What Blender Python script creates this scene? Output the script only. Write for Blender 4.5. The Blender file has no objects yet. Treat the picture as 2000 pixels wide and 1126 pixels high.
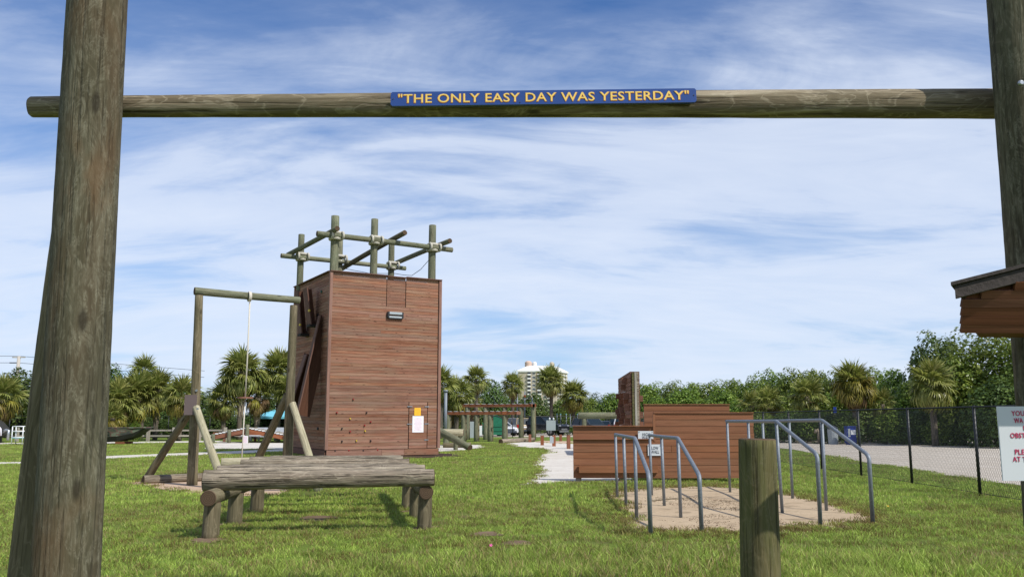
import bpy, math, random
import numpy as np
from mathutils import Vector, Matrix, Euler
R_=random.Random(7)
scene=bpy.context.scene
# ------------------------------------------------------------------ camera
CAMZ=1.6; F=1700.0; TH=math.radians(8.53)
cam=bpy.data.cameras.new('camera'); camo=bpy.data.objects.new('camera',cam)
scene.collection.objects.link(camo); scene.camera=camo
cam.sensor_width=36.0; cam.lens=36.0*F/2000.0; cam.clip_start=.1; cam.clip_end=6000
camo.location=(0,0,CAMZ); camo.rotation_euler=(math.radians(90)+TH,0,0)
# ------------------------------------------------------------------ world
SUN=Vector((.525,-.438,.73)).normalized()          # towards the sun
elev=math.asin(SUN.z); azim=math.atan2(SUN.x,SUN.y)
w=bpy.data.worlds.new('World'); scene.world=w; w.use_nodes=True
NT=w.node_tree; NT.nodes.clear()
def nd(t,kind,**kw):
    n=t.nodes.new(kind)
    for k,v in kw.items():
        if k.startswith('i_'):
            key=k[2:]; key=int(key) if key.isdigit() else key
            n.inputs[key].default_value=v
        else: setattr(n,k,v)
    return n
def lk(t,a,b): t.links.new(a,b)
def mth(t,op,a,b=None,clamp=False):
    n=t.nodes.new('ShaderNodeMath'); n.operation=op; n.use_clamp=clamp
    for i,v in enumerate((a,b)):
        if v is None: continue
        if isinstance(v,(int,float)): n.inputs[i].default_value=v
        else: lk(t,v,n.inputs[i])
    return n.outputs[0]
def ramp(t,fac,stops,interp='LINEAR'):
    n=t.nodes.new('ShaderNodeValToRGB'); cr=n.color_ramp; cr.interpolation=interp
    while len(cr.elements)<len(stops): cr.elements.new(.5)
    for e,(p,c) in zip(cr.elements,stops):
        e.position=p; e.color=(c,c,c,1) if isinstance(c,(int,float)) else (*c,1)
    lk(t,fac,n.inputs[0]); return n.outputs[0]
def mixc(t,fac,a,b,mode='MIX'):
    n=t.nodes.new('ShaderNodeMix'); n.data_type='RGBA'; n.blend_type=mode
    for i,v in ((0,fac),(6,a),(7,b)):
        if isinstance(v,(int,float)): n.inputs[i].default_value=v
        elif isinstance(v,tuple): n.inputs[i].default_value=(*v,1)
        else: lk(t,v,n.inputs[i])
    return n.outputs[2]
SKY_STR=.1
def world():
    t=NT
    sky=nd(t,'ShaderNodeTexSky',sky_type='NISHITA',sun_disc=False)
    sky.sun_elevation=elev; sky.sun_rotation=azim; sky.altitude=0; sky.air_density=1.0; sky.dust_density=.2; sky.ozone_density=5.0
    tc=nd(t,'ShaderNodeTexCoord'); sp=nd(t,'ShaderNodeSeparateXYZ'); lk(t,tc.outputs['Generated'],sp.inputs[0])
    zz=mth(t,'MAXIMUM',sp.outputs[2],0.0); den=mth(t,'ADD',zz,.22)
    cb=nd(t,'ShaderNodeCombineXYZ'); lk(t,mth(t,'DIVIDE',sp.outputs[0],den),cb.inputs[0]); lk(t,mth(t,'DIVIDE',sp.outputs[1],den),cb.inputs[1])
    # broad soft veils
    def noise(scale,rot,stretch,det,rough,dist,off):
        m=nd(t,'ShaderNodeMapping'); m.inputs['Rotation'].default_value=(0,0,math.radians(rot)); m.inputs['Scale'].default_value=(*stretch,1); m.inputs['Location'].default_value=off
        lk(t,cb.outputs[0],m.inputs[0])
        n=nd(t,'ShaderNodeTexNoise'); n.inputs['Scale'].default_value=scale; n.inputs['Detail'].default_value=det; n.inputs['Roughness'].default_value=rough; n.inputs['Distortion'].default_value=dist
        lk(t,m.outputs[0],n.inputs['Vector']); return n.outputs[0]
    a=noise(1.3,30,(.8,1.1),3,.45,.5,(CL1[0],CL1[1],0))
    b=noise(1.7,14,(.62,1.35),7,.6,.9,(CL2[0],CL2[1],0))
    c=noise(5.0,-32,(.5,1.5),6,.62,.6,(CL3[0],CL3[1],0))
    s=mth(t,'ADD',mth(t,'MULTIPLY',a,.62),mth(t,'MULTIPLY',b,.85))
    s=mth(t,'ADD',s,mth(t,'MULTIPLY',c,.30))
    # thinner overhead, denser toward the horizon
    hz=ramp(t,zz,[(0.0,.86),(.08,.84),(.17,.70),(.25,.50),(.32,.26),(.42,.10),(1,.0)])
    s=mth(t,'ADD',s,mth(t,'MULTIPLY',hz,.26))
    cov=ramp(t,mth(t,'MULTIPLY',s,.8),[(.54,.0),(.64,.10),(.74,.36),(.84,.72),(1.0,.88)],'LINEAR')
    cov=mth(t,'MULTIPLY',cov,.98)
    low=ramp(t,zz,[(0.0,.7),(.10,.5),(.25,.2),(.5,.0)])
    tint=mixc(t,1.0,sky.outputs[0],SKY_TINT,'MULTIPLY'); base=mixc(t,low,tint,CLOUD_LOW)
    col=mixc(t,cov,base,CLOUD_COL)
    bg=nd(t,'ShaderNodeBackground'); bg.inputs['Strength'].default_value=SKY_STR; lk(t,col,bg.inputs[0])
    out=nd(t,'ShaderNodeOutputWorld'); lk(t,bg.outputs[0],out.inputs[0])
CL1=(3.1,1.7); CL2=(5.3,2.2); CL3=(1.2,7.7)
CLOUD_COL=(7.4,8.1,9.4); CLOUD_LOW=(4.4,6.3,8.9); SKY_TINT=(.60,.86,1.18)
world()
sl=bpy.data.lights.new('sun','SUN'); sl.energy=4.2; sl.angle=math.radians(.53); sl.color=(1,.955,.88)
so=bpy.data.objects.new('sun',sl); scene.collection.objects.link(so); so.rotation_euler=SUN.to_track_quat('Z','Y').to_euler(); so.location=(20,-20,30)
vs=scene.view_settings; vs.view_transform='Standard'; vs.look='None'; vs.exposure=0.1; vs.gamma=1; vs.use_curve_mapping=False
# ------------------------------------------------------------------ measuring: photograph pixel -> place
CTH,STH=math.cos(TH),math.sin(TH)
def ray(x,y):
    a=(x-1000)/F; b=-(y-563)/F
    return Vector((a,CTH-STH*b,STH+CTH*b))
def G(x,y,z=0.0):
    d=ray(x,y); k=(z-CAMZ)/d.z; return Vector((d.x*k,d.y*k,z))
def P(x,y,Y):
    d=ray(x,y); k=Y/d.y; return Vector((d.x*k,Y,CAMZ+d.z*k))
# ------------------------------------------------------------------ materials
def newmat(name):
    m=bpy.data.materials.new(name); m.use_nodes=True; t=m.node_tree
    return m,t,t.nodes['Principled BSDF']
def setb(t,b,col=None,rough=None,metal=None,bump=None,bstr=.3,bdist=.02,spec=None):
    if col is not None:
        if isinstance(col,tuple): b.inputs['Base Color'].default_value=(*col,1)
        else: lk(t,col,b.inputs['Base Color'])
    if rough is not None:
        if isinstance(rough,(int,float)): b.inputs['Roughness'].default_value=rough
        else: lk(t,rough,b.inputs['Roughness'])
    if metal is not None: b.inputs['Metallic'].default_value=metal
    if spec is not None: b.inputs['Specular IOR Level'].default_value=spec
    if bump is not None:
        n=nd(t,'ShaderNodeBump'); n.inputs['Strength'].default_value=bstr; n.inputs['Distance'].default_value=bdist
        lk(t,bump,n.inputs['Height']); lk(t,n.outputs[0],b.inputs['Normal'])
def objvec(t,scale=(1,1,1),rand=True,loc=(0,0,0)):
    tc=nd(t,'ShaderNodeTexCoord'); v=tc.outputs['Object']; oi=nd(t,'ShaderNodeObjectInfo')
    if rand:
        ad=nd(t,'ShaderNodeVectorMath',operation='ADD'); sc=mth(t,'MULTIPLY',oi.outputs['Random'],53.0)
        cb=nd(t,'ShaderNodeCombineXYZ'); lk(t,sc,cb.inputs[0]); lk(t,sc,cb.inputs[1]); lk(t,sc,cb.inputs[2])
        lk(t,v,ad.inputs[0]); lk(t,cb.outputs[0],ad.inputs[1]); v=ad.outputs[0]
    m=nd(t,'ShaderNodeMapping'); m.inputs['Scale'].default_value=scale; m.inputs['Location'].default_value=loc; lk(t,v,m.inputs[0])
    return m.outputs[0],oi.outputs['Random'],v
def noi(t,vec,scale=1,det=4,rough=.55,dist=0):
    n=nd(t,'ShaderNodeTexNoise'); n.inputs['Scale'].default_value=scale; n.inputs['Detail'].default_value=det; n.inputs['Roughness'].default_value=rough; n.inputs['Distortion'].default_value=dist
    if vec is not None: lk(t,vec,n.inputs['Vector'])
    return n.outputs[0]
def scaled(t,v,s):
    m=nd(t,'ShaderNodeMapping'); m.inputs['Scale'].default_value=s; lk(t,v,m.inputs[0]); return m.outputs[0]
def log_mat(name,dark,mid,light,tint,gs=1.0,tintamt=.5,axis=2,bs=.5,crack=.35,big=0):
    """weathered round timber, grain along local Z (or X)"""
    m,t,b=newmat(name); 
    sg=lambda a,c:(a,a,c) if axis==2 else (c,a,a)
    g,rnd,v=objvec(t,sg(9*gs,.9*gs))
    n1=noi(t,g,1,8,.62,1.2)
    n2=noi(t,scaled(t,v,sg(2.2*gs,.55*gs)),1,5,.55,.8)
    n3=noi(t,scaled(t,v,sg(38*gs,1.1*gs)),1,4,.6,.6)
    n4=noi(t,scaled(t,v,sg(3.5*gs,1.4*gs)),1,3,.5,2.2)
    col=ramp(t,n1,[(.25,dark),(.5,mid),(.78,light)])
    col=mixc(t,mth(t,'MULTIPLY',ramp(t,n2,[(.38,0),(.62,1)]),tintamt),col,tint)
    # light mineral streaks and figure
    col=mixc(t,mth(t,'MULTIPLY',ramp(t,n4,[(.47,0),(.5,.75),(.53,0)]),.5),col,light)
    ck=ramp(t,n3,[(.36,1),(.44,0)])
    col=mixc(t,mth(t,'MULTIPLY',ck,crack),col,tuple(x*.35 for x in dark))
    if big:   # swirling pale figure, rusty and green stains of the old pole surface
        f1=noi(t,scaled(t,v,sg(5.5*gs,2.6*gs)),1,6,.6,3.2); f2=noi(t,scaled(t,v,sg(26*gs,5*gs)),1,5,.6,1.5); f3=noi(t,scaled(t,v,sg(3.0*gs,1.1*gs)),1,4,.55,.5)
        ln=mth(t,'MULTIPLY',ramp(t,f1,[(.40,0),(.47,1),(.50,.1),(.56,.9),(.62,0)]),ramp(t,f2,[(.42,0),(.62,1)]))
        col=mixc(t,mth(t,'MULTIPLY',ln,.55*big),col,(.27,.255,.18))
        col=mixc(t,mth(t,'MULTIPLY',ramp(t,f3,[(.55,0),(.72,1)]),.5*big),col,(.14,.08,.038))
        col=mixc(t,mth(t,'MULTIPLY',ramp(t,f3,[(.28,1),(.42,0)]),.45*big),col,(.04,.04,.026))
    hs=nd(t,'ShaderNodeHueSaturation'); lk(t,col,hs.inputs['Color']); lk(t,mth(t,'ADD',mth(t,'MULTIPLY',rnd,.3),.85),hs.inputs['Value'])
    vo=nd(t,'ShaderNodeTexVoronoi'); vo.inputs['Scale'].default_value=1; lk(t,scaled(t,v,sg(4.5*gs,1.6*gs)),vo.inputs['Vector'])
    kn=ramp(t,vo.outputs['Distance'],[(.07,1),(.13,0)])
    col=mixc(t,mth(t,'MULTIPLY',kn,.7),hs.outputs[0],tuple(x*.4 for x in dark))
    h=mth(t,'SUBTRACT',mth(t,'ADD',n1,mth(t,'MULTIPLY',n3,.6)),mth(t,'MULTIPLY',ck,.6))
    setb(t,b,col,.88,bump=h,bstr=bs,bdist=.025,spec=.2); return m
def plank_mat(name,dark,mid,light,fade=None,dots=True,gs=1.0,var=.45):
    """sawn board, grain along local X"""
    m,t,b=newmat(name); g,rnd,v=objvec(t,(1.1*gs,22*gs,22*gs))
    n1=noi(t,g,1,6,.6,.7); n2=noi(t,scaled(t,v,(.8,5,5)),1,4,.5,0)
    col=ramp(t,n1,[(.25,dark),(.5,mid),(.8,light)])
    if fade: col=mixc(t,mth(t,'MULTIPLY',ramp(t,n2,[(.42,0),(.66,1)]),.6),col,fade)
    if dots:
        vo=nd(t,'ShaderNodeTexVoronoi'); lk(t,scaled(t,v,(2.1,9,9)),vo.inputs['Vector']); vo.inputs['Scale'].default_value=1
        col=mixc(t,mth(t,'MULTIPLY',ramp(t,vo.outputs['Distance'],[(.09,1),(.16,0)]),.75),col,tuple(x*.25 for x in dark))
    hs=nd(t,'ShaderNodeHueSaturation'); lk(t,col,hs.inputs['Color']); lk(t,mth(t,'ADD',mth(t,'MULTIPLY',rnd,var),1-var/2),hs.inputs['Value'])
    rn2=mth(t,'FRACT',mth(t,'MULTIPLY',rnd,17.3)); lk(t,mth(t,'ADD',mth(t,'MULTIPLY',rn2,var*.6),1-var*.3),hs.inputs['Saturation'])
    setb(t,b,hs.outputs[0],.8,bump=n1,bstr=.35,bdist=.01,spec=.25); return m
def plain(name,col,rough=.6,metal=0,noise=0.0,nscale=8,bump=0):
    m,t,b=newmat(name)
    if noise or bump:
        g,rnd,v=objvec(t,(1,1,1)); n=noi(t,g,nscale,5,.6)
        c=mixc(t,n,tuple(x*(1-noise) for x in col),tuple(min(1,x*(1+noise)) for x in col))
        setb(t,b,c,rough,metal,bump=n if bump else None,bstr=bump)
    else: setb(t,b,col,rough,metal)
    return m
def leaf_mat(name,a,bcol,cc,trans=.35,rough=.5,ns=1.5):
    m,t,b=newmat(name)
    geo=nd(t,'ShaderNodeNewGeometry'); n=noi(t,geo.outputs['Position'],ns,3,.6)
    rp=geo.outputs['Random Per Island']; oi=nd(t,'ShaderNodeObjectInfo')
    f=mth(t,'ADD',mth(t,'MULTIPLY',n,.5),mth(t,'MULTIPLY',rp,.5))
    col=ramp(t,f,[(.2,a),(.5,bcol),(.8,cc)])
    hs=nd(t,'ShaderNodeHueSaturation'); lk(t,col,hs.inputs['Color']); lk(t,mth(t,'ADD',mth(t,'MULTIPLY',oi.outputs['Random'],.4),.8),hs.inputs['Value'])
    lk(t,mth(t,'ADD',mth(t,'MULTIPLY',oi.outputs['Random'],.03),.485),hs.inputs['Hue'])
    setb(t,b,hs.outputs[0],rough,spec=.35)
    tr=nd(t,'ShaderNodeBsdfTranslucent'); lk(t,mixc(t,.5,hs.outputs[0],(.16,.2,.02)),tr.inputs[0])
    mx=nd(t,'ShaderNodeMixShader'); mx.inputs[0].default_value=trans
    out=t.nodes['Material Output']; lk(t,b.outputs[0],mx.inputs[1]); lk(t,tr.outputs[0],mx.inputs[2]); lk(t,mx.outputs[0],out.inputs[0])
    return m
def grass_color(t):
    geo=nd(t,'ShaderNodeNewGeometry'); p=geo.outputs['Position']
    n1=noi(t,p,.35,4,.6,.4); n2=noi(t,p,1.7,4,.6,.3); n3=noi(t,scaled(t,p,(.05,.05,.05)),1,3,.5)
    f=mth(t,'ADD',mth(t,'MULTIPLY',n1,.5),mth(t,'MULTIPLY',n2,.5))
    return p,f,n3
M={}
def mats():
    M['pole']=log_mat('gate_pole_wood',(.04,.030,.018),(.083,.065,.038),(.15,.13,.085),(.072,.075,.043),gs=.8,tintamt=.6,bs=.7,crack=.3,big=1)
    M['beam']=log_mat('gate_beam_wood',(.06,.045,.027),(.21,.165,.105),(.50,.43,.31),(.12,.10,.06),gs=1.1,tintamt=.6,crack=.7,big=.3)
    M['post']=log_mat('short_post_wood',(.045,.034,.016),(.12,.095,.045),(.22,.18,.09),(.10,.115,.035),gs=1.0,tintamt=.7,big=.35,crack=.6)
    M['green_log']=log_mat('treated_log',(.07,.07,.042),(.17,.165,.105),(.32,.31,.21),(.14,.165,.105),tintamt=.6,crack=.25)
    M['pale_log']=log_mat('pale_brace_log',(.16,.14,.09),(.36,.32,.21),(.54,.49,.35),(.30,.28,.18),tintamt=.5,crack=.2)
    M['brown_log']=log_mat('brown_leg_log',(.055,.043,.025),(.155,.125,.075),(.3,.25,.16),(.13,.125,.07),tintamt=.4)
    M['weather_log']=log_mat('weathered_log',(.09,.068,.048),(.26,.21,.155),(.48,.41,.31),(.2,.175,.125),gs=1.1,tintamt=.5,crack=.8,bs=1.0,big=.5)
    m,t,b=newmat('log_end_grain'); g,rnd,v=objvec(t,(1,1,1)); sp=nd(t,'ShaderNodeTexWave',wave_type='RINGS',rings_direction='Z'); sp.inputs['Scale'].default_value=14; sp.inputs['Distortion'].default_value=2.0; 
    tc=nd(t,'ShaderNodeTexCoord'); lk(t,tc.outputs['Object'],sp.inputs[0]); n=noi(t,g,9,4,.6)
    setb(t,b,mixc(t,mth(t,'MULTIPLY',n,.6),ramp(t,sp.outputs[1],[(0,(.07,.045,.028)),(1,(.16,.11,.07))]),(.03,.02,.014)),.9,spec=.1); M['end']=m
    M['tower']=plank_mat('tower_siding',(.13,.055,.034),(.25,.115,.072),(.37,.195,.13),(.28,.185,.122),gs=1.0,var=.35)
    M['trim']=plank_mat('tower_trim',(.14,.07,.05),(.26,.14,.105),(.36,.22,.17),dots=False,var=.1)
    M['wall']=plank_mat('wall_plank',(.17,.07,.034),(.25,.105,.052),(.31,.14,.073),(.22,.105,.052),dots=False,var=.1)
    M['redwood']=plank_mat('red_stained_wood',(.15,.06,.033),(.24,.095,.052),(.30,.13,.08),dots=False)
    M['darkboard']=plank_mat('dark_board',(.07,.035,.026),(.14,.07,.052),(.2,.11,.08),dots=True,var=.2)
    M['pegwall']=plank_mat('peg_wall_board',(.09,.04,.026),(.19,.085,.052),(.27,.13,.085),dots=False,var=.3)
    M['rampshade']=plank_mat('ramp_wood_shaded',(.05,.022,.013),(.09,.038,.021),(.12,.055,.032),dots=False,var=.1)  # darkened brown: shade inside the ramp troughs put into the board colour
    M['hood']=plank_mat('hood_board',(.085,.032,.016),(.15,.058,.03),(.20,.085,.045),dots=False,var=.25)
    M['greywood']=plank_mat('grey_rail_wood',(.16,.14,.11),(.32,.29,.24),(.44,.41,.35),dots=False)
    M['bridgeboard']=plank_mat('bridge_board',(.13,.05,.03),(.24,.10,.06),(.3,.15,.09),dots=False)
    m,t,b=newmat('galvanised_pipe'); g,rnd,v=objvec(t,(1,1,1)); n=noi(t,g,30,4,.6); n2=noi(t,g,5,3)
    setb(t,b,mixc(t,mth(t,'MULTIPLY',n2,.6),ramp(t,n,[(.3,(.15,.18,.21)),(.7,(.28,.32,.36))]),(.19,.19,.20)),.58,.4); M['galv']=m
    M['black']=plain('black_vinyl',(.012,.014,.016),.45,0,.3,20)
    M['rope']=plain('white_rope',(.62,.57,.48),.9,0,.2,60,.4)
    M['strap']=plain('cream_rope_lashing',(.50,.47,.39),.9,0,.25,40,.6)
    M['white']=plain('white_paint',(.78,.79,.8),.5,0,.05,4)
    M['signwhite']=plain('sign_panel_white',(.62,.645,.66),.45,0,.04,4)
    M['steel']=plain('dull_steel',(.4,.42,.44),.4,.8,.2,10)
    M['blue']=plain('sign_blue',(.02,.062,.25),.35,0,.12,7)
    M['gold']=plain('letter_gold',(.88,.60,.13),.5,0,.12,30)
    M['orange']=plain('letter_orange',(.72,.28,.03),.6)
    M['red']=plain('letter_red',(.5,.02,.09),.6)
    M['ink']=plain('letter_black',(.03,.04,.06),.6)
    M['paperyellow']=plain('yellow_notice',(.95,.5,.02),.6,0,.1,30)
    M['paper']=plain('white_notice',(.85,.82,.86),.6,0,.02,9)
    M['pink']=plain('pink_print',(.75,.5,.58),.7)
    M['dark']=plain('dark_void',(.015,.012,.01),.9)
    M['greypanel']=plain('grey_panel',(.36,.40,.42),.55,0,.06,3)
    M['brownpanel']=plain('brown_panel',(.13,.095,.09),.5,0,.08,3)
    M['shingle']=plain('roof_shingle',(.045,.036,.032),.95,0,.4,30,.6)
    M['cyan']=plain('cyan_canvas',(.18,.55,.68),.7,0,.08,3)
    M['dumpster']=plain('dumpster_green',(.012,.16,.085),.5,0,.25,4)
    M['bluebox']=plain('box_blue',(.012,.04,.26),.4,0,.15,6)
    M['concrete']=plain('concrete',(.46,.42,.37),.9,0,.15,6,.3)
    M['hold_red']=plain('hold_red',(.3,.02,.02),.5); M['hold_yellow']=plain('hold_yellow',(.6,.42,.04),.5); M['hold_dark']=plain('hold_dark',(.02,.015,.02),.5); M['hold_green']=plain('hold_green',(.02,.1,.07),.5)
    m,t,b=newmat('camouflage_paint'); g,rnd,v=objvec(t,(1,1,2)); n=noi(t,g,1.6,2,.5,.6)
    setb(t,b,ramp(t,n,[(.0,(.03,.033,.028)),(.42,(.05,.058,.032)),(.5,(.10,.055,.04)),(.58,(.11,.13,.085))],'CONSTANT'),.7); M['camo']=m
    M['hulldark']=plain('hull_bottom',(.028,.028,.024),.8,0,.3,5)
    M['stucco']=plain('stucco_beige',(.50,.43,.33),.9,0,.06,.4); M['stucco2']=plain('stucco_tan',(.50,.37,.24),.9,0,.06,.4)
    M['bwhite']=plain('building_white',(.78,.77,.74),.8); M['roofpink']=plain('penthouse_pink',(.6,.43,.34),.8)
    M['glass']=plain('dark_glass',(.02,.028,.035),.08,0); M['carglass']=plain('car_glass',(.012,.022,.03),.12,0); M['carglass'].node_tree.nodes['Principled BSDF'].inputs['Specular IOR Level'].default_value=.25
    for n_,c in (('carwhite',(.75,.75,.76)),('cartan',(.34,.26,.15)),('carblack',(.012,.013,.016)),('carslate',(.035,.045,.055)),('carsilver',(.5,.52,.54))): 
        M[n_]=plain(n_,c,.22,.1); M[n_].node_tree.nodes['Principled BSDF'].inputs['Coat Weight'].default_value=.6
    M['tyre']=plain('tyre_rubber',(.015,.015,.016),.85); M['rim']=plain('alloy_rim',(.35,.36,.37),.35,.8); M['lampred']=plain('tail_lamp',(.35,.01,.01),.25); M['lampw']=plain('head_lamp',(.6,.62,.65),.1)
    M['leafA']=leaf_mat('seagrape_leaf',(.06,.105,.016),(.16,.245,.035),(.34,.42,.08),.38,.4,.9)
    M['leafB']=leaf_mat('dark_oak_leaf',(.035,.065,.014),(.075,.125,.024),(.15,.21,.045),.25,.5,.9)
    M['leafC']=leaf_mat('bright_shrub_leaf',(.05,.1,.012),(.11,.2,.02),(.2,.32,.04),.4,.45,2)
    M['leafD']=leaf_mat('pine_leaf',(.05,.08,.03),(.08,.12,.05),(.12,.16,.08),.3,.6,2)
    M['palm']=leaf_mat('palm_leaf',(.11,.13,.03),(.25,.275,.065),(.48,.47,.15),.4,.4,1.2)
    M['palmy']=leaf_mat('palm_leaf_yellow',(.10,.10,.015),(.22,.19,.03),(.36,.30,.06),.3,.45,1.2)
    M['palmd']=leaf_mat('palm_leaf_dead',(.11,.065,.025),(.22,.14,.06),(.34,.24,.12),.2,.7,1.2)
    M['bark']=log_mat('tree_bark',(.05,.04,.03),(.13,.105,.08),(.24,.2,.16),(.1,.09,.07),gs=.6)
    M['boot']=plain('palm_boot',(.26,.21,.15),.9,0,.5,12)
    # ground
    m,t,b=newmat('lawn_ground'); p,f,n3=grass_color(t); n4=noi(t,p,14,5,.65); n5=noi(t,scaled(t,p,(1,1,1)),60,3,.6)
    c=ramp(t,f,[(.34,(.19,.155,.07)),(.44,(.15,.18,.04)),(.62,(.18,.27,.04))])
    c=mixc(t,mth(t,'MULTIPLY',ramp(t,n4,[(.35,1),(.55,0)]),.35),c,(.07,.10,.02))
    c=mixc(t,ramp(t,n3,[(.4,0),(.7,.5)]),c,(.17,.25,.04))
    setb(t,b,c,.95,bump=mth(t,'ADD',n4,n5),bstr=.7,bdist=.05,spec=.1); M['lawn']=m
    m,t,b=newmat('grass_blade'); p,f,n3=grass_color(t); oi=nd(t,'ShaderNodeObjectInfo'); geo=nd(t,'ShaderNodeNewGeometry')
    f2=mth(t,'ADD',mth(t,'MULTIPLY',f,.68),mth(t,'MULTIPLY',geo.outputs['Random Per Island'],.34))
    c=ramp(t,f2,[(.34,(.36,.28,.12)),(.44,(.27,.30,.07)),(.55,(.27,.385,.06)),(.70,(.46,.57,.12))])
    hs=nd(t,'ShaderNodeHueSaturation'); lk(t,c,hs.inputs['Color']); lk(t,mth(t,'ADD',mth(t,'MULTIPLY',oi.outputs['Random'],.7),.70),hs.inputs['Value'])
    setb(t,b,hs.outputs[0],.5,spec=.3)
    tr=nd(t,'ShaderNodeBsdfTranslucent'); lk(t,hs.outputs[0],tr.inputs[0]); mx=nd(t,'ShaderNodeMixShader'); mx.inputs[0].default_value=.4
    out=t.nodes['Material Output']; lk(t,b.outputs[0],mx.inputs[1]); lk(t,tr.outputs[0],mx.inputs[2]); lk(t,mx.outputs[0],out.inputs[0]); M['blade']=m
    M['dryblade']=leaf_mat('dry_grass_blade',(.12,.07,.025),(.22,.15,.05),(.2,.2,.06),.3,.8,2)
    def soil(name,a,bb,c3,sc=1.0,spk=.5):
        m,t,b=newmat(name); geo=nd(t,'ShaderNodeNewGeometry'); p=geo.outputs['Position']
        n1=noi(t,p,.8*sc,5,.6); n2=noi(t,p,22*sc,5,.7); n3=noi(t,p,120*sc,3,.6); n4=noi(t,p,3*sc,4,.6,.6)
        c=ramp(t,n1,[(.3,a),(.7,bb)]); c=mixc(t,mth(t,'MULTIPLY',ramp(t,n4,[(.55,0),(.66,1)]),spk),c,c3)
        c=mixc(t,mth(t,'MULTIPLY',ramp(t,n2,[(.3,1),(.5,0)]),.35),c,tuple(x*.55 for x in a))
        setb(t,b,c,.95,bump=mth(t,'ADD',n2,n3),bstr=.5,bdist=.02,spec=.1); return m
    M['sand']=soil('pit_sand',(.44,.33,.215),(.54,.42,.28),(.17,.13,.08),1,.65)
    M['pinksand']=soil('pink_sand',(.50,.36,.25),(.58,.43,.31),(.42,.3,.2))
    M['path']=soil('shell_path',(.58,.53,.46),(.70,.66,.59),(.48,.42,.34))
    M['road']=soil('shell_road',(.50,.44,.36),(.58,.52,.44),(.42,.36,.30),.4,.4)
    M['mulch']=soil('dark_mulch',(.06,.04,.03),(.09,.06,.045),(.03,.02,.015))
    M['litter']=soil('leaf_litter',(.16,.11,.07),(.24,.17,.11),(.08,.07,.03),.6)
mats()
# ------------------------------------------------------------------ mesh helpers
COL=scene.collection
class MB:
    def __init__(s): s.v=[]; s.f=[]; s.m=[]
    def quadbox(s,c,size,rot=None,mi=0):
        c=Vector(c); h=[x/2 for x in size]; b=len(s.v)
        for sx in (-1,1):
            for sy in (-1,1):
                for sz in (-1,1):
                    p=Vector((sx*h[0],sy*h[1],sz*h[2]))
                    if rot is not None: p=rot@p
                    s.v.append(c+p)
        for f in ((0,1,3,2),(4,6,7,5),(0,4,5,1),(2,3,7,6),(0,2,6,4),(1,5,7,3)): s.f.append([b+i for i in f]); s.m.append(mi)
    def tube(s,pts,r,n=10,mi=0,cap=True,capmi=None):
        pts=[Vector(p) for p in pts]; rs=r if isinstance(r,(list,tuple)) else [r]*len(pts)
        up=Vector((0,0,1)); b=len(s.v); prev=None
        for i,p in enumerate(pts):
            d=(pts[min(i+1,len(pts)-1)]-pts[max(i-1,0)]).normalized()
            if prev is None:
                a=d.cross(up) if abs(d.z)<.95 else d.cross(Vector((0,1,0)))
                a.normalize()
            else: a=(prev-d*prev.dot(d)).normalized()
            prev=a; c=d.cross(a)
            for k in range(n):
                an=2*math.pi*k/n; s.v.append(p+(a*math.cos(an)+c*math.sin(an))*rs[i])
        for i in range(len(pts)-1):
            for k in range(n):
                s.f.append([b+i*n+k,b+i*n+(k+1)%n,b+(i+1)*n+(k+1)%n,b+(i+1)*n+k]); s.m.append(mi)
        if cap:
            q=mi if capmi is None else capmi
            s.f.append([b+k for k in range(n)][::-1]); s.m.append(q)
            s.f.append([b+(len(pts)-1)*n+k for k in range(n)]); s.m.append(q)
    def prism(s,poly,ax0,ax1,axd,mi=0):
        """poly = list of (a,b) in axes ax0,ax1 around origin o; extruded along axd vector"""
        o,e0,e1=ax0; b=len(s.v); n=len(poly)
        for d in ax1:
            for (p,q) in poly: s.v.append(Vector(o)+Vector(e0)*p+Vector(e1)*q+Vector(axd)*d)
        s.f.append([b+i for i in range(n)][::-1]); s.m.append(mi); s.f.append([b+n+i for i in range(n)]); s.m.append(mi)
        for i in range(n): s.f.append([b+i,b+(i+1)%n,b+n+(i+1)%n,b+n+i]); s.m.append(mi)
    def mesh(s,name,mats,smooth=False,off=None):
        me=bpy.data.meshes.new(name); vv=[tuple(v-off) if off is not None else tuple(v) for v in s.v]
        me.from_pydata(vv,[],s.f)
        for m in (mats if isinstance(mats,(list,tuple)) else [mats]): me.materials.append(m)
        me.polygons.foreach_set('material_index',s.m)
        if smooth: me.polygons.foreach_set('use_smooth',[len(f)==4 for f in s.f])
        me.update(); return me
def link(o,parent=None):
    COL.objects.link(o)
    if parent is not None: o.parent=parent
    return o
def mobj(name,me,parent=None,loc=(0,0,0),rot=None):
    o=bpy.data.objects.new(name,me); o.location=loc
    if rot is not None: o.rotation_euler=rot
    return link(o,parent)
def thing(name,label,cat,loc=(0,0,0),rz=0,group=None):
    o=bpy.data.objects.new(name,None); o.empty_display_size=.2; o.location=loc; o.rotation_euler=(0,0,rz)
    link(o); tag(o,label,cat,group); return o
def tag(o,label=None,cat=None,group=None,kind=None):
    if label: o['label']=label
    if cat: o['category']=cat
    if group: o['group']=group
    if kind: o['kind']=kind
    return o
def copy_tree(o,parent=None):
    c=o.copy(); COL.objects.link(c)
    if parent is not None: c.parent=parent
    for ch in [x for x in o.children]: copy_tree(ch,c)
    return c
def rel(p,parent):
    """world point -> parent's local (parents carry only location and z turn)"""
    if parent is None: return Vector(p)
    q=Vector(p)-Vector(parent.location); return Matrix.Rotation(-parent.rotation_euler.z,3,'Z')@q
def axis_rot(d):
    return Vector(d).to_track_quat('Z','Y').to_euler()
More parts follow.
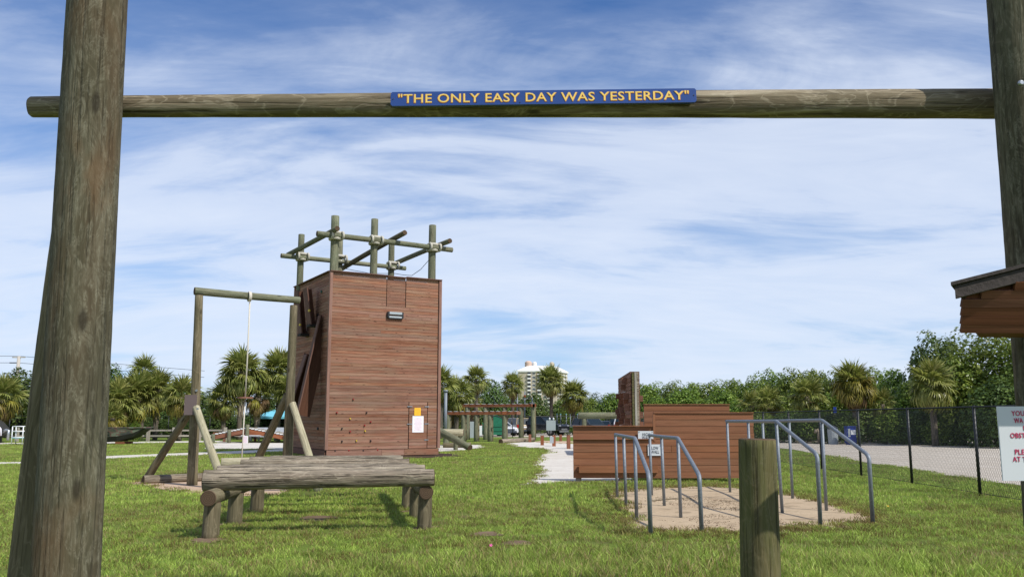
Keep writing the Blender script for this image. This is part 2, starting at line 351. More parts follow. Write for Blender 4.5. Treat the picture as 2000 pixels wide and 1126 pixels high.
def log(name,p0,p1,r0,r1,mat,parent=None,n=16,segs=8,wob=.012,bend=.01,seed=None,notch=False):
    """round timber between two world points, mesh along local Z"""
    rr=random.Random(seed if seed is not None else R_.random()); a=rel(p0,parent); b=rel(p1,parent); d=b-a; L=d.length
    ph=rr.random()*6; s=MB(); verts=[]
    lob=[(rr.uniform(.3,1),rr.random()*6.28,k) for k in (2,3,5)]
    for i in range(segs+1):
        f=i/segs; r=r0+(r1-r0)*f; cx=bend*math.sin(f*math.pi)*math.cos(ph)*L*.3; cy=bend*math.sin(f*math.pi)*math.sin(ph)*L*.3
        for k in range(n):
            an=2*math.pi*k/n; q=sum(A*math.sin(K*an+pp+f*1.5) for A,pp,K in lob)*wob*.5+rr.uniform(-1,1)*wob*.25
            s.v.append(Vector((cx+math.cos(an)*r*(1+q),cy+math.sin(an)*r*(1+q),f*L)))
    for i in range(segs):
        for k in range(n): s.f.append([i*n+k,i*n+(k+1)%n,(i+1)*n+(k+1)%n,(i+1)*n+k]); s.m.append(0)
    # slightly bevelled ends
    for base,z,rv in ((0,0,True),(segs*n,L,False)):
        bb=len(s.v)
        for k in range(n):
            v=s.v[base+k]; s.v.append(Vector((v.x*.93,v.y*.93,z+(-.008 if rv else .008))))
        for k in range(n):
            q=[base+k,bb+k,bb+(k+1)%n,base+(k+1)%n]; s.f.append(q if rv else q[::-1]); s.m.append(1)
        s.f.append([bb+k for k in range(n)][::-1] if rv else [bb+k for k in range(n)]); s.m.append(1)
    me=s.mesh(name,[mat,M['end']],True)
    o=mobj(name,me,parent,a,axis_rot(d)); return o
_bc={}
def board(name,a,b,h,t,mat,parent=None,up=(0,0,1),bev=0):
    """sawn board from world a to b (centre line), height h along up, thickness t; mesh along local X"""
    A=rel(a,parent); B=rel(b,parent); d=B-A; L=d.length; x=d/L
    U=Vector(up); 
    if parent is not None: U=Matrix.Rotation(-parent.rotation_euler.z,3,'Z')@U
    y=U.cross(x).normalized(); z=x.cross(y)
    key=(round(L,3),round(h,3),round(t,3),mat.name)
    if key not in _bc:
        s=MB(); s.quadbox((0,0,0),(L,t,h)); _bc[key]=s.mesh(name,mat)
    o=bpy.data.objects.new(name,_bc[key]); m=Matrix((x,y,z)).transposed(); o.location=(A+B)/2; o.rotation_euler=m.to_euler()
    return link(o,parent)
def boxo(name,c,size,mat,parent=None,rz=0,rot=None):
    s=MB(); s.quadbox((0,0,0),size); me=s.mesh(name,mat)
    return mobj(name,me,parent,rel(c,parent),rot if rot is not None else (0,0,rz-(parent.rotation_euler.z if parent else 0)))
def tubeo(name,pts,r,mat,parent=None,n=10,smooth=True):
    o0=rel(pts[0],parent); s=MB(); s.tube([rel(p,parent)-o0 for p in pts],r,n); return mobj(name,s.mesh(name,mat,smooth),parent,o0)
def sheet(name,pts,z,mat,kind='structure',jit=0,sub=6,seed=1):
    rr=random.Random(seed); out=[]
    for i,p in enumerate(pts):
        q=pts[(i+1)%len(pts)]
        for k in range(sub):
            f=k/sub; v=Vector((p[0]+(q[0]-p[0])*f,p[1]+(q[1]-p[1])*f,z)); 
            if jit: v.x+=rr.uniform(-jit,jit); v.y+=rr.uniform(-jit,jit)
            out.append(v)
    me=bpy.data.meshes.new(name); me.from_pydata([tuple(v) for v in out],[],[list(range(len(out)))]); me.materials.append(mat); me.update()
    if me.polygons[0].normal.z<0: me.flip_normals()
    o=mobj(name,me); o['kind']=kind; return o,[(v.x,v.y) for v in out]
def text_mesh(body,width,height,depth,bold=0.0,spacing=1.0,align='CENTER'):
    c=bpy.data.curves.new('t','FONT'); c.body=body; c.size=1; c.extrude=.5; c.offset=bold; c.space_character=spacing; c.align_x=align; c.resolution_u=3
    o=bpy.data.objects.new('t',c); COL.objects.link(o); dg=bpy.context.evaluated_depsgraph_get(); me=bpy.data.meshes.new_from_object(o.evaluated_get(dg)); bpy.data.objects.remove(o)
    n=len(me.vertices); a=np.empty(n*3); me.vertices.foreach_get('co',a); a=a.reshape(-1,3)
    mn=a.min(0); mx=a.max(0); sc=np.array([width/(mx[0]-mn[0]),height/(mx[1]-mn[1]),depth/(mx[2]-mn[2])])
    a=(a-(mn+mx)/2)*sc; b=a[:,[0,2,1]].copy(); b[:,1]*=1   # x right, z up, facing -Y
    b[:,1]=-a[:,2]
    me.vertices.foreach_set('co',b.ravel()); me.materials.clear(); me.update(); return me

def letters(me,parent,loc,rot=None,name='letter'):
    """splits a text mesh into its loose letters and links each under parent"""
    n=len(me.vertices); pa=list(range(n))
    def fd(a):
        while pa[a]!=a: pa[a]=pa[pa[a]]; a=pa[a]
        return a
    for e in me.edges:
        a,b=fd(e.vertices[0]),fd(e.vertices[1])
        if a!=b: pa[a]=b
    co=[v.co.copy() for v in me.vertices]; gr={}
    for p in me.polygons: gr.setdefault(fd(p.vertices[0]),[]).append(list(p.vertices))
    for r,fs in gr.items():
        idx=sorted({i for f in fs for i in f}); mp={i:k for k,i in enumerate(idx)}; c=sum((co[i] for i in idx),Vector())/len(idx)
        m=bpy.data.meshes.new(name); m.from_pydata([tuple(co[i]-c) for i in idx],[],[[mp[i] for i in f] for f in fs]); m.materials.append(me.materials[0]); m.update()
        mobj(name,m,parent,Vector(loc)+c,rot)
    bpy.data.meshes.remove(me)
# ================================================================== THE SETTING
s=MB(); N=2500
me=bpy.data.meshes.new('lawn'); me.from_pydata([(-N,-200,0),(N,-200,0),(N,5000,0),(-N,5000,0)],[],[(0,1,2,3)]); me.materials.append(M['lawn'])
o=mobj('lawn',me); o['kind']='structure'
def gp(*px): return [tuple(G(x,y).xy) for x,y in px]
pit_poly=gp((1192,962),(1199,990),(1196,1018),(1255,1046),(1360,1046),(1450,1046),(1560,1036),(1660,1030),(1738,1024),(1716,1004),(1650,986),(1585,971),(1500,958),(1430,949),(1340,949),(1255,952))
_,pit=sheet('sand_pit',pit_poly,.006,M['sand'],jit=.2,sub=7,seed=3)
rope_poly=gp((248,943),(300,951),(400,968),(540,968),(600,925),(470,918),(400,923),(300,933))
_,ropep=sheet('rope_swing_sand',rope_poly,.006,M['pinksand'],jit=.08,sub=5,seed=4)
path_poly=gp((1012,947),(1120,942),(1240,940),(1240,905),(1200,885),(1210,868),(1110,866),(1020,862),(985,866),(1010,872),(1072,877),(1052,893),(1040,908),(1058,921),(1040,934))
_,pathp=sheet('shell_path',path_poly,.006,M['path'],jit=.12,sub=6,seed=5)
# thin tan walks across the far lawn and the sandy strips
w1=gp((-60,907),(60,905),(205,895),(385,888),(640,878),(640,873),(385,883),(205,890),(60,901),(-60,903)); _,walk1=sheet('footpath',w1,.006,M['path'],jit=.05,sub=5)
_,walk2=sheet('walkway',gp((-60,867),(60,867),(420,863),(440,860),(60,864),(-60,864)),.006,M['path'],jit=.03,sub=4)
_,bsand=sheet('bridge_sand',gp((400,876),(640,876),(640,866),(420,862)),.007,M['path'],jit=.1,sub=5)
_,lsand=sheet('log_sand',gp((850,881),(900,879),(945,873),(940,868),(850,868)),.007,M['path'],jit=.12,sub=5)
_,bolsand=sheet('bollard_sand',gp((1000,868),(1120,882),(1125,861),(1060,860)),.003,M['pinksand'],jit=.12,sub=5)
_,mulchp=sheet('mulch_strip',gp((760,897),(905,890),(900,886),(840,884),(760,888)),.007,M['mulch'],jit=.1,sub=6)
# roads
sheet('parking_lot',[(-14,80.5),(14,80.5),(40,66),(120,66),(120,112),(-60,112),(-60,88),(-14,84)],.004,M['road'],jit=0,sub=1)
road=[(11.9,-20),(12.1,18),(12.6,26),(13.6,36),(15,48),(14.5,60),(12,81.5),(60,81.5),(44,60),(38,52),(36,44),(34,30),(30,-20)]
sheet('gravel_road',road,.008,M['road'],jit=.12,sub=6)
sheet('leaf_litter_ground',[(43,60),(38,52),(36,44),(34,30),(30,-20),(120,-20),(120,64),(48,64)],.012,M['litter'],jit=.3,sub=6)
worn=[]
for k,(x,y,r) in enumerate(((G(407,1055).x,G(407,1055).y,.24),(G(831,1030).x,G(831,1030).y,.22),(G(453,1022).x,G(453,1022).y,.2),(G(803,998).x,G(803,998).y,.2),(G(485,994).x,G(485,994).y,.2),(1.79,6.3,.3),(G(1118,938).x+.1,22.9,.3),(G(1700,1022).x,G(1700,1022).y,.35),(G(620,1012).x,G(620,1012).y,.35),(G(950,1042).x,G(950,1042).y,.22),(G(1010,1060).x,G(1010,1060).y,.2))):
    _,q=sheet('bare_soil',[(x+r*(1+.25*math.sin(a*3+k))*math.cos(a),y+1.2*r*math.sin(a)) for a in [i*.524 for i in range(12)]],.008,M['litter'],jit=.04,sub=2,seed=k); worn.append(q)
EXCL=worn+[pit,ropep,pathp,walk1,walk2,bsand,lsand,bolsand,mulchp,road]
# ------------------------------------------------------------------ lawn grass
def inside(px,py,poly):
    c=np.zeros(len(px),bool); n=len(poly); j=n-1
    for i in range(n):
        xi,yi=poly[i]; xj,yj=poly[j]
        if yi!=yj:
            t=((yi>py)!=(yj>py))&(px<(xj-xi)*(py-yi)/(yj-yi)+xi); c^=t
        j=i
    return c
def clump(name,n,rad,h,wd,mat,seed,lean=.6):
    r=np.random.RandomState(seed); a=r.rand(n)*6.283; d=np.sqrt(r.rand(n))*rad; bx,by=d*np.cos(a),d*np.sin(a)
    t=r.rand(n)*6.283; hh=h*(.5+.8*r.rand(n)); ln=hh*lean*(.2+r.rand(n)); ang=r.rand(n)*6.283
    V=[];Fc=[]
    for i in range(n):
        ux,uy=math.cos(t[i])*wd/2,math.sin(t[i])*wd/2; lx,ly=math.cos(ang[i])*ln[i],math.sin(ang[i])*ln[i]; b=len(V)
        V+= [(bx[i]-ux,by[i]-uy,0),(bx[i]+ux,by[i]+uy,0),(bx[i]+ux*.8+lx*.4,by[i]+uy*.8+ly*.4,hh[i]*.6),(bx[i]-ux*.8+lx*.4,by[i]-uy*.8+ly*.4,hh[i]*.6),(bx[i]+lx,by[i]+ly,hh[i])]
        Fc+=[(b,b+1,b+2,b+3),(b+3,b+2,b+4)]
    me=bpy.data.meshes.new(name); me.from_pydata(V,[],Fc); me.materials.append(mat); me.update(); return bpy.data.objects.new(name,me)
def scatter(name,pts,scl,src,kind='stuff'):
    """one object of points that carries instances of a few tuft meshes"""
    me=bpy.data.meshes.new(name); n=len(pts); me.vertices.add(n); me.vertices.foreach_set('co',np.asarray(pts,dtype=np.float32).ravel())
    at=me.attributes.new('sc','FLOAT','POINT'); at.data.foreach_set('value',np.asarray(scl,dtype=np.float32))
    o=mobj(name,me); o['kind']=kind
    ng=bpy.data.node_groups.new(name,'GeometryNodeTree'); ng.interface.new_socket('Geometry',in_out='INPUT',socket_type='NodeSocketGeometry'); ng.interface.new_socket('Geometry',in_out='OUTPUT',socket_type='NodeSocketGeometry')
    gi=ng.nodes.new('NodeGroupInput'); go=ng.nodes.new('NodeGroupOutput'); m2p=ng.nodes.new('GeometryNodeMeshToPoints'); ng.links.new(gi.outputs[0],m2p.inputs[0])
    g2=ng.nodes.new('GeometryNodeGeometryToInstance')
    for sobj in src:
        oi=ng.nodes.new('GeometryNodeObjectInfo'); oi.inputs['Object'].default_value=sobj; oi.inputs['As Instance'].default_value=True; ng.links.new(oi.outputs['Geometry'],g2.inputs[0])
    ip=ng.nodes.new('GeometryNodeInstanceOnPoints'); ip.inputs['Pick Instance'].default_value=True
    ng.links.new(m2p.outputs[0],ip.inputs['Points']); ng.links.new(g2.outputs[0],ip.inputs['Instance'])
    ri=ng.nodes.new('FunctionNodeRandomValue'); ri.data_type='INT'; ri.inputs['Min'].default_value=0 if False else 0
    for i_ in ri.inputs:
        if i_.type=='INT' and i_.name=='Max': i_.default_value=len(src)-1
        if i_.type=='INT' and i_.name=='Min': i_.default_value=0
    ro=[q for q in ri.outputs if q.type=='INT'][0]; ng.links.new(ro,ip.inputs['Instance Index'])
    rr=ng.nodes.new('FunctionNodeRandomValue'); rr.data_type='FLOAT_VECTOR'
    vi=[q for q in rr.inputs if q.type=='VECTOR']; vi[0].default_value=(0,0,0); vi[1].default_value=(0,0,6.283)
    ng.links.new([q for q in rr.outputs if q.type=='VECTOR'][0],ip.inputs['Rotation'])
    na=ng.nodes.new('GeometryNodeInputNamedAttribute'); na.data_type='FLOAT'; na.inputs['Name'].default_value='sc'; ng.links.new(na.outputs[0],ip.inputs['Scale'])
    ng.links.new(ip.outputs[0],go.inputs[0]); md=o.modifiers.new('scatter','NODES'); md.node_group=ng; return o
rs=np.random.RandomState(11)
def lawn_pts(y0,y1,dens,half=.66,extra=2.5,keep=None):
    A=0; out=[]
    n=int((y1-y0)*(2*(half*y1+extra))*dens); y=y0+rs.rand(n)*(y1-y0); x=(rs.rand(n)*2-1)*(half*y1+extra)
    k=np.abs(x)<half*y+extra; x,y=x[k],y[k]
    for e in EXCL:
        k=~inside(x,y,e); x,y=x[k],y[k]
    k=x<14; x,y=x[k],y[k]
    return x,y
near=[clump('grass_tuft',40,.13,.048,.0075,M['blade'],i,1.2) for i in range(4)]+[clump('grass_tuft',30,.14,.06,.006,M['dryblade'],9)]
mid=[clump('grass_tuft',60,.24,.055,.012,M['blade'],20+i) for i in range(4)]
far=[clump('grass_tuft',80,.5,.055,.018,M['blade'],30+i) for i in range(3)]
tall=[clump('grass_tuft',44,.15,.105,.009,M['blade'],40+i,.8) for i in range(4)]
x,y=lawn_pts(7.5,17,42); k=(y>10.95-.066*(x-2)**2+.25)|(rs.rand(len(x))<.25); x,y=x[k],y[k]; scatter('lawn_grass',np.c_[x,y,np.zeros(len(x))],.7+.6*rs.rand(len(x)),near)
x,y=lawn_pts(16,31,13); scatter('lawn_grass',np.c_[x,y,np.zeros(len(x))],.7+.6*rs.rand(len(x)),mid)
x,y=lawn_pts(30,62,2.6); scatter('lawn_grass',np.c_[x,y,np.zeros(len(x))],.7+.6*rs.rand(len(x)),far)
# unmown strip close to the gate
x,y=lawn_pts(6.5,11.2,46); edge=10.95-.066*(x-2)**2+.10*np.sin(x*1.9)+.06*np.sin(x*4.1+1)+.06*rs.randn(len(x)); k=y<edge; x,y=x[k],y[k]
scatter('tall_grass',np.c_[x,y,np.zeros(len(x))],.7+.6*rs.rand(len(x)),tall)
# ragged dry fringe round the pit, debris on the sand
fr=[]; 
for e,n in ((pit,11),(pathp,4),(ropep,4)):
    for i in range(len(e)):
        a=e[i]; b=e[(i+1)%len(e)]
        for _ in range(n):
            f=rs.rand(); fr.append((a[0]+(b[0]-a[0])*f+rs.randn()*.16,a[1]+(b[1]-a[1])*f+rs.randn()*.26,0.004))
dry=[clump('dry_tuft',22,.12,.045,.008,M['dryblade'],60+i,1.1) for i in range(3)]
scatter('dry_grass_fringe',np.array(fr),.7+.8*rs.rand(len(fr)),dry+near[:1])
leafs=[clump('litter',14,.17,.012,.012,M['palmd'] if False else M['litter'],80+i,3.0) for i in range(3)]
pm=np.array([[rs.rand()*5.5+1.2,rs.rand()*7+12.2] for _ in range(900)]); k=inside(pm[:,0],pm[:,1],pit); pm=pm[k]; cl=np.sin(pm[:,0]*2.1)+np.sin(pm[:,1]*1.7+pm[:,0]); pm=pm[cl>.15]
scatter('dead_leaf_debris',np.c_[pm,np.full(len(pm),.008)],.5+.9*rs.rand(len(pm)),leafs)
# ================================================================== GATE
GY=6.0
gate=thing('log_gateway','tall timber gateway of thick round posts carrying a crossbeam with a blue motto sign','gateway',(-2.9,GY,0))
a=P(182,165,GY); b=P(131,1100,GY); d=(a-b)/(a.z-b.z)
base=b-d*b.z; top=b+d*(4.75-b.z)
log('post',base,top,.212,.205,M['pole'],gate,n=48,segs=60,wob=.02,bend=.004,seed=5)
a=P(1993,165,GY); b=P(2037,700,GY); d=(a-b)/(a.z-b.z); base2=b-d*b.z; top2=b+d*(4.75-b.z)
log('post',base2,top2,.20,.175,M['pole'],gate,n=32,segs=60,wob=.02,bend=.004,seed=6)
BL=P(64,209,GY+.36); BR=P(2075,203,GY+.36)
log('crossbeam',BL,BR,.082,.118,M['beam'],gate,n=24,segs=40,wob=.06,bend=.003,seed=8)
# leaning rear prop
pb=P(50,1126,GY+.75); pt=P(150,330,GY+.42); dd=(pt-pb)/(pt.z-pb.z)
log('prop',pb-dd*pb.z,pt,.12,.115,M['brown_log'],gate,n=24,segs=30,wob=.03,seed=12)
for (x,y,YY) in ((1993,163,GY-.19),):
    s=MB(); s.tube([(0,0,0),(0,-.012,0),(0,-.02,0)],[.022,.021,.012],16); mobj('bolt_head',s.mesh('bolt_head',M['steel'],True),gate,rel(P(x,y,YY),gate))
# motto sign
SL=P(763,193.5,GY+.2); SR=P(1360,186,GY+.2); W=(SR-SL).length; H=.108; ang=math.atan2(SR.z-SL.z,W)
sgn=thing('motto_sign','long blue board with engraved gold capitals fixed to the gateway crossbeam','sign',(SL+SR)/2)
s=MB(); cr=.012; hw,hh=W/2,H/2; poly=[(-hw+cr,-hh),(hw-cr,-hh),(hw,-hh+cr),(hw,hh-cr),(hw-cr,hh),(-hw+cr,hh),(-hw,hh-cr),(-hw,-hh+cr)]
s.prism(poly,(Vector((0,0,0)),(1,0,0),(0,0,1)),(0,.035),(0,1,0)); 
bo=mobj('panel',s.mesh('panel',M['blue']),sgn,(0,0,0),(0,-ang,0))
tx='"THE ONLY EASY DAY WAS YESTERDAY"'; TWD=W*.949
for nm,mat_,bold,y,grow in (('letter_border',M['orange'],.022,-.0012,1.004),('lettering',M['gold'],.004,-.0028,1.0)):  # wider orange edge behind the gold letters
    me=text_mesh(tx,TWD*grow,.072*(1.03 if grow>1 else .97),.003,bold,1.06); me.materials.append(mat_); letters(me,bo,(0,y,.002 if nm=='lettering' else 0),None,'letter' if nm=='lettering' else 'letter_edge')
for fx,fz in ((-.984,0),(.984,0),(-.44,-.6),(-.155,-.7),(.07,.1),(.33,-.5)):
    s=MB(); s.tube([(0,.002,0),(0,-.004,0)],.0045,10); mobj('screw',s.mesh('screw',M['ink']),bo,(fx*hw,0,fz*hh))
# ================================================================== SHORT POST
p=P(1479,862,6.3); sp=thing('short_post','short round timber post with flat top standing in the foreground grass','post',(p.x,6.3,0))
pbm=P(1486,1126,6.3); dq=(p-pbm)/(p.z-pbm.z)
log('trunk',pbm-dq*pbm.z,Vector((p.x,6.3,P(1479,858,6.3).z)),.142,.128,M['post'],sp,n=32,segs=24,wob=.02,bend=.002,seed=21)
# ================================================================== KIOSK
KY=5.3
kz=P(1930,645,KY).z; kx0=P(1893,645,KY).x; kx1=P(1877,577,KY).x; kzf=P(1877,577,KY).z; kzt=P(1868,557,KY).z; KX=5.6
zr=P(2000,545,KY).z; slope=(zr-kzf)/(P(2000,545,KY).x-kx1)
kio=thing('notice_kiosk','brown board-clad hood with dark shingle edge at the right beside the gateway','kiosk',((kx0+KX)/2,KY+.5,0))
nb=5
def ztop(x): 
    c=(kx1+KX)/2; x=min(x,2*c-x); return kzf+slope*(x-kx1)
s=MB()
peak=(kx1+KX)/2
for i in range(12):
    z0=kz+i*.05; z1=z0+.046
    xa=kx0+(kx1-kx0)*(z0-kz)/(kzf-kz); xb=KX-(xa-kx0)*0+ (kx0-xa)
    if z1>kzf: xa=kx1+(z1-kzf)/slope; xb=2*peak-xa
    if xb-xa<.3: break
    yy=KY+(kzf-(z0+z1)/2)*.5; board('board',(xa,yy,(z0+z1)/2),(xb,yy,(z0+z1)/2),.054,.022+.004*(i%2),M['hood'],kio,up=(0,-.45,.9))
# backing gable behind the boards (a shallow body that runs back along the line to its posts)
o0=Vector(kio.location); SH=.62
def skew(name,polyf,y0,y1,mat,parent):
    """prism whose rear is set over to the right: the hood is turned in plan"""
    s=MB(); n=len(polyf)
    for y in (y0,y1):
        for (a,b) in polyf: s.v.append(Vector((a+(y-KY)*SH,y,b)))
    s.f.append(list(range(n))[::-1]); s.f.append(list(range(n,2*n))); s.m=[0,0]
    for i in range(n): s.f.append([i,(i+1)%n,n+(i+1)%n,n+i]); s.m.append(0)
    return mobj(name,s.mesh(name,mat,off=o0),parent)
skew('hood_core',[(kx0+.02,kz+.004),(KX-.02,kz+.004),(KX,kzf),(peak,ztop(peak)),(kx1+.03,kzf)],KY+.15,KY+.5,M['hood'],kio)
skew('gable_backing',[(kx1+.03,kzf-.04),(KX-.02,kzf-.04),(KX,kzf),(peak,ztop(peak)),(kx1+.03,kzf)],KY+.015,KY+.04,M['hood'],kio)
for sd in (0,1):
    xa=kx1-.03 if sd==0 else KX+.08; za=kzt-.012; xb=peak; zb=za+slope*abs(peak-kx1)
    skew('fascia',[(xa,za-.075),(xb,zb-.075),(xb,zb),(xa,za)],KY-.05,KY-.02,M['shingle'],kio)
    skew('shingle_edge',[(xa-.02,za+.001),(xb,zb+.001),(xb,zb+.022),(xa-.02,za+.022)],KY-.07,KY+.55,M['shingle'],kio)
for X in (P(2000,700,KY+.45).x+.45,KX-.3): 
    board('leg',(X,KY+.45,0),(X,KY+.45,kz+.05),.1,.1,M['hood'],kio,up=(0,1,0))
# warning sign
wy=5.75; wl=P(1954,793,wy); wz0=P(1960,938,wy).z; ww=.62; wh=wl.z-wz0; xl=P(1952,860,wy).x
ws=thing('warning_sign','large white sign with crimson capitals under the kiosk hood at the right edge','sign',(xl+ww/2,wy,wz0))
boxo('panel',(xl+ww/2,wy,wz0+wh/2),(ww,.012,wh),M['signwhite'],ws)
LX=P(1973,806,wy)
def tline(body,pxl,ymid,hpx,extra,mat,par,Y,pxr=None):
    a=P(pxl,ymid,Y); h=hpx/F*Y*1.02
    wd=len(body)*h*.93 if pxr is None else P(pxr,ymid,Y).x-a.x
    me=text_mesh(body,wd,h,.002,.01,1.08); me.materials.append(mat); letters(me,par,rel((a.x+wd/2,Y-.009,a.z),par))
for body,x0,ym,x1 in (('YOU',1974,806.5,1999),('WA',1979,820.5,1996.5),('U',1997.5,835.5,2006),('OBST',1972,849.5,2001),('PLE',1981,881.5,1999.5),('AT T',1977,895.5,1998+5)):
    tline(body,x0,ym,9.5,0,M['red'],ws,wy,x1)
for sgnx in (.42,ww-.06): boxo('bracket',(xl+sgnx,wy+.04,kz-.25),(.03,.03,.9),M['hood'],ws)
ns=thing('small_notice','small white notice fixed on the right gateway post above the warning sign','sign',P(2034,770,5.7))
boxo('panel',P(2034,770,5.76),(.075,.008,.15),M['signwhite'],ns)
# ================================================================== LOG WALK (bench of logs)
lw=thing('log_walk','low obstacle of six weathered logs laid across two side beams on stub posts','obstacle',G(620,1040))
fl=G(407,1053); frr=G(831,1027)
ZL=.80; rl=.125
g0l=P(398,950,12.75); g0r=P(847,938,13.0)
zc=.755
def atz(x,y,z): return G(x,y,z)
Af=Vector((P(398,955,12.7).x,12.55,zc)); Bf=Vector((P(847,945,13.2).x,13.05,zc))
Ar=Vector((P(527,900,18.4).x,18.2,zc-.0)); Br=Vector((P(784,898,18.7).x,18.6,zc))
lpx=[398,424,452,470,487,526]; rpx=[847,829,813,798,786,782]
for i in range(6):
    f=i/5; A=Af.lerp(Ar,f); B=Bf.lerp(Br,f); A.x=(lpx[i]-1000)/F*A.y/1.022; B.x=(rpx[i]-1000)/F*B.y/1.022
    dz=.018*math.sin(i*2.3); A.z+=dz+(0.0 if i else -.012); B.z+=dz
    log('cross_log',A,B,.142 if i==0 else .12,.12 if i==0 else .115,M['weather_log'],lw,n=22,segs=30,wob=.11,bend=.008,seed=100+i)
# side beams and stub posts
sa=Vector((fl.x+.0,fl.y-.05,.545)); ar=Vector((Ar.x+.25,18.6,.55))
sa.x=(407-1000)/F*sa.y/1.024; log('side_beam',sa,ar,.108,.1,M['brown_log'],lw,n=20,seed=111)
sb=Vector(((833-1000)/F*13.05/1.024,13.0,.545)); br=Vector((Br.x-.12,19.0,.55))
log('side_beam',sb,br,.105,.1,M['brown_log'],lw,n=20,seed=112)
for (q,e) in ((sa,ar),(sb,br)):
    for k,f in enumerate((.035,.27,.55)):
        c=q.lerp(e,f); log('post',(c.x,c.y,-.02),(c.x+.01,c.y,.47),.118 if q is sa else .108,.112 if q is sa else .102,M['brown_log'],lw,n=18,segs=5,seed=120+k)
# separate low log behind
rb=thing('balance_log','single pale log on two stub posts just behind the log walk','balance log',(-5.6,19.6,0))
la=P(432,904,19.4); lb=P(640,899,20.1); log('beam_log',la,lb,.115,.10,M['pale_log'],rb,n=18,segs=14,seed=131)
for px,yy in ((464,19.4),(622,20.1)):
    q=P(px,905,yy); log('post',(q.x,yy,-.02),(q.x,yy,.55),.115,.11,M['green_log'],rb,seed=133)
# ================================================================== ROPE SWING FRAME
LB=G(375,947); rf=thing('rope_frame','tall log goal frame with four raking braces and a hanging white rope','rope frame',LB)
zt=P(388,580,LB.y).z; RBy=LB.y+1.35; 
lt=P(389,572,LB.y); rt=P(574,592,RBy)
log('leg',LB,(lt.x,LB.y,lt.z-.06),.128,.098,M['brown_log'],rf,n=20,segs=14,seed=141)
rbx=P(561,900,RBy).x; log('leg',(rbx,RBy,0),(rt.x,RBy,rt.z-.06),.135,.098,M['brown_log'],rf,n=20,segs=14,seed=142)
btl=P(380,568,LB.y-.03); btr=P(585,586,RBy+.05); log('top_beam',btl,btr,.1,.092,M['green_log'],rf,n=18,segs=10,seed=143)
fa=P(283,938,22.6); fa.z=.03
log('brace',fa,P(380,790,LB.y+.12),.1,.09,M['brown_log'],rf,seed=144)
fb=P(440,955,20.6); fb.z=0.0; log('brace',fb,P(383,795,LB.y-.13),.098,.09,M['pale_log'],rf,seed=145)
f2=P(487,925,RBy+1.3); f2.z=0.; log('brace',f2,P(562,770,RBy+.12),.115,.1,M['brown_log'],rf,seed=146)
f3=P(622,920,RBy-.9); f3.z=0.; log('brace',f3,P(571,787,RBy-.13),.098,.088,M['pale_log'],rf,seed=147)
for x,y,Y in ((384,762,LB.y-.1),(386,798,LB.y-.24)):
    s=MB(); s.tube([(0,0,0),(0,-.02,0)],.03,10); mobj('bolt_head',s.mesh('bolt_head',M['steel']),rf,rel(P(x,y,Y),rf))
log('border_log',P(280,939,22.2)*Vector((1,1,0)) if False else Vector((P(280,939,22.3).x,22.3,.1)),Vector((P(620,925,25.2).x,25.2,.1)),.11,.1,M['weather_log'],rf,seed=149)
ftag=None
boxo('sign_panel',P(372,790,LB.y-.2),(.29,.02,.49),M['brownpanel'],rf,rz=.15)
rp_=P(488,590,LB.y+.72); rs_=P(479,776,LB.y+.72); re_=P(472,893,LB.y+.72); re_.z=.25
rope=thing('climbing_rope','white rope with a round wooden seat disc hanging from the frame','rope',(rs_.x,rs_.y,re_.z))
tubeo('rope_line',[rp_,rp_.lerp(rs_,.5)+Vector((.005,0,0)),rs_],.019,M['rope'],rope,8); tubeo('rope_tail',[rs_,re_],.016,M['rope'],rope,8)
s=MB(); s.tube([(0,0,-.018),(0,0,.018)],.2,24); mobj('seat_disc',s.mesh('seat_disc',M['bridgeboard']),rope,rel(rs_,rope))
kc=P(488,579,LB.y+.66)
for k in range(3):
    s=MB(); pts=[Vector((.02*k-.03,math.cos(t)*.12,math.sin(t)*.12)) for t in [i*6.2832/14 for i in range(15)]]; s.tube(pts,.02,6,cap=False); mobj('rope_wrap',s.mesh('rope_wrap',M['rope'],True),rope,rel(kc,rope),(0,0,.55))
# ================================================================== BARS
def barset(label,basepx,toppx,zflat=None):
    pts=[G(*q) for q in basepx]; n=len(pts)
    th=thing('parallel_bar',label,'exercise bar',pts[0],0,'galvanised parallel bars in the sand pit')
    tops=[Vector((b.x,b.y,P(t[0],t[1],b.y).z)) for b,t in zip(pts,toppx)]
    tops=[Vector((P(t[0],t[1],b.y).x,b.y,q.z)) for b,t,q in zip(pts,toppx,tops)]
    for b_,t_ in list(zip(pts,tops))[:-1]: tubeo('post',[b_,t_-Vector((0,0,.02))],.029,M['galv'],th,12)
    # rail with a bend at the last tall post, then down to the last foot
    B=tops[-2]; E=tops[-1]; r=[tops[0]+(tops[0]-tops[1]).normalized()*.06]
    r+=tops[:-2]; 
    d0=(B-tops[-3]).normalized(); d1=(E-B).normalized()
    r+=[B-d0*.1,B-d0*.03+d1*.005,B+d1*.05,B+d1*.12]; r+=[E-d1*.12,E-d1*.045+Vector((0,0,-.012)),E-Vector((0,0,.05)),E-Vector((0,0,.12))]; r+=[pts[-1]]
    tubeo('handrail',r,.032,M['galv'],th,12); return th
barset('low galvanised steel bar nearest the log walk, leftmost of the four',[(1205.5,970.5),(1223,987.5),(1243.6,1012),(1271,1046)],[(1202,848),(1218,851),(1240,855),(1267,926)])
barset('low galvanised steel bar crossing in front of the low wall signs',[(1273,967),(1297.5,987.5),(1329.7,1010.5),(1370.6,1041)],[(1269,849),(1292,852),(1324,855),(1366,928)])
barset('taller galvanised steel bar half hidden by the short foreground post',[(1426,961),(1468,976),(1528,1001),(1602.6,1029)],[(1420,822),(1461,822),(1516,822),(1596,887)])
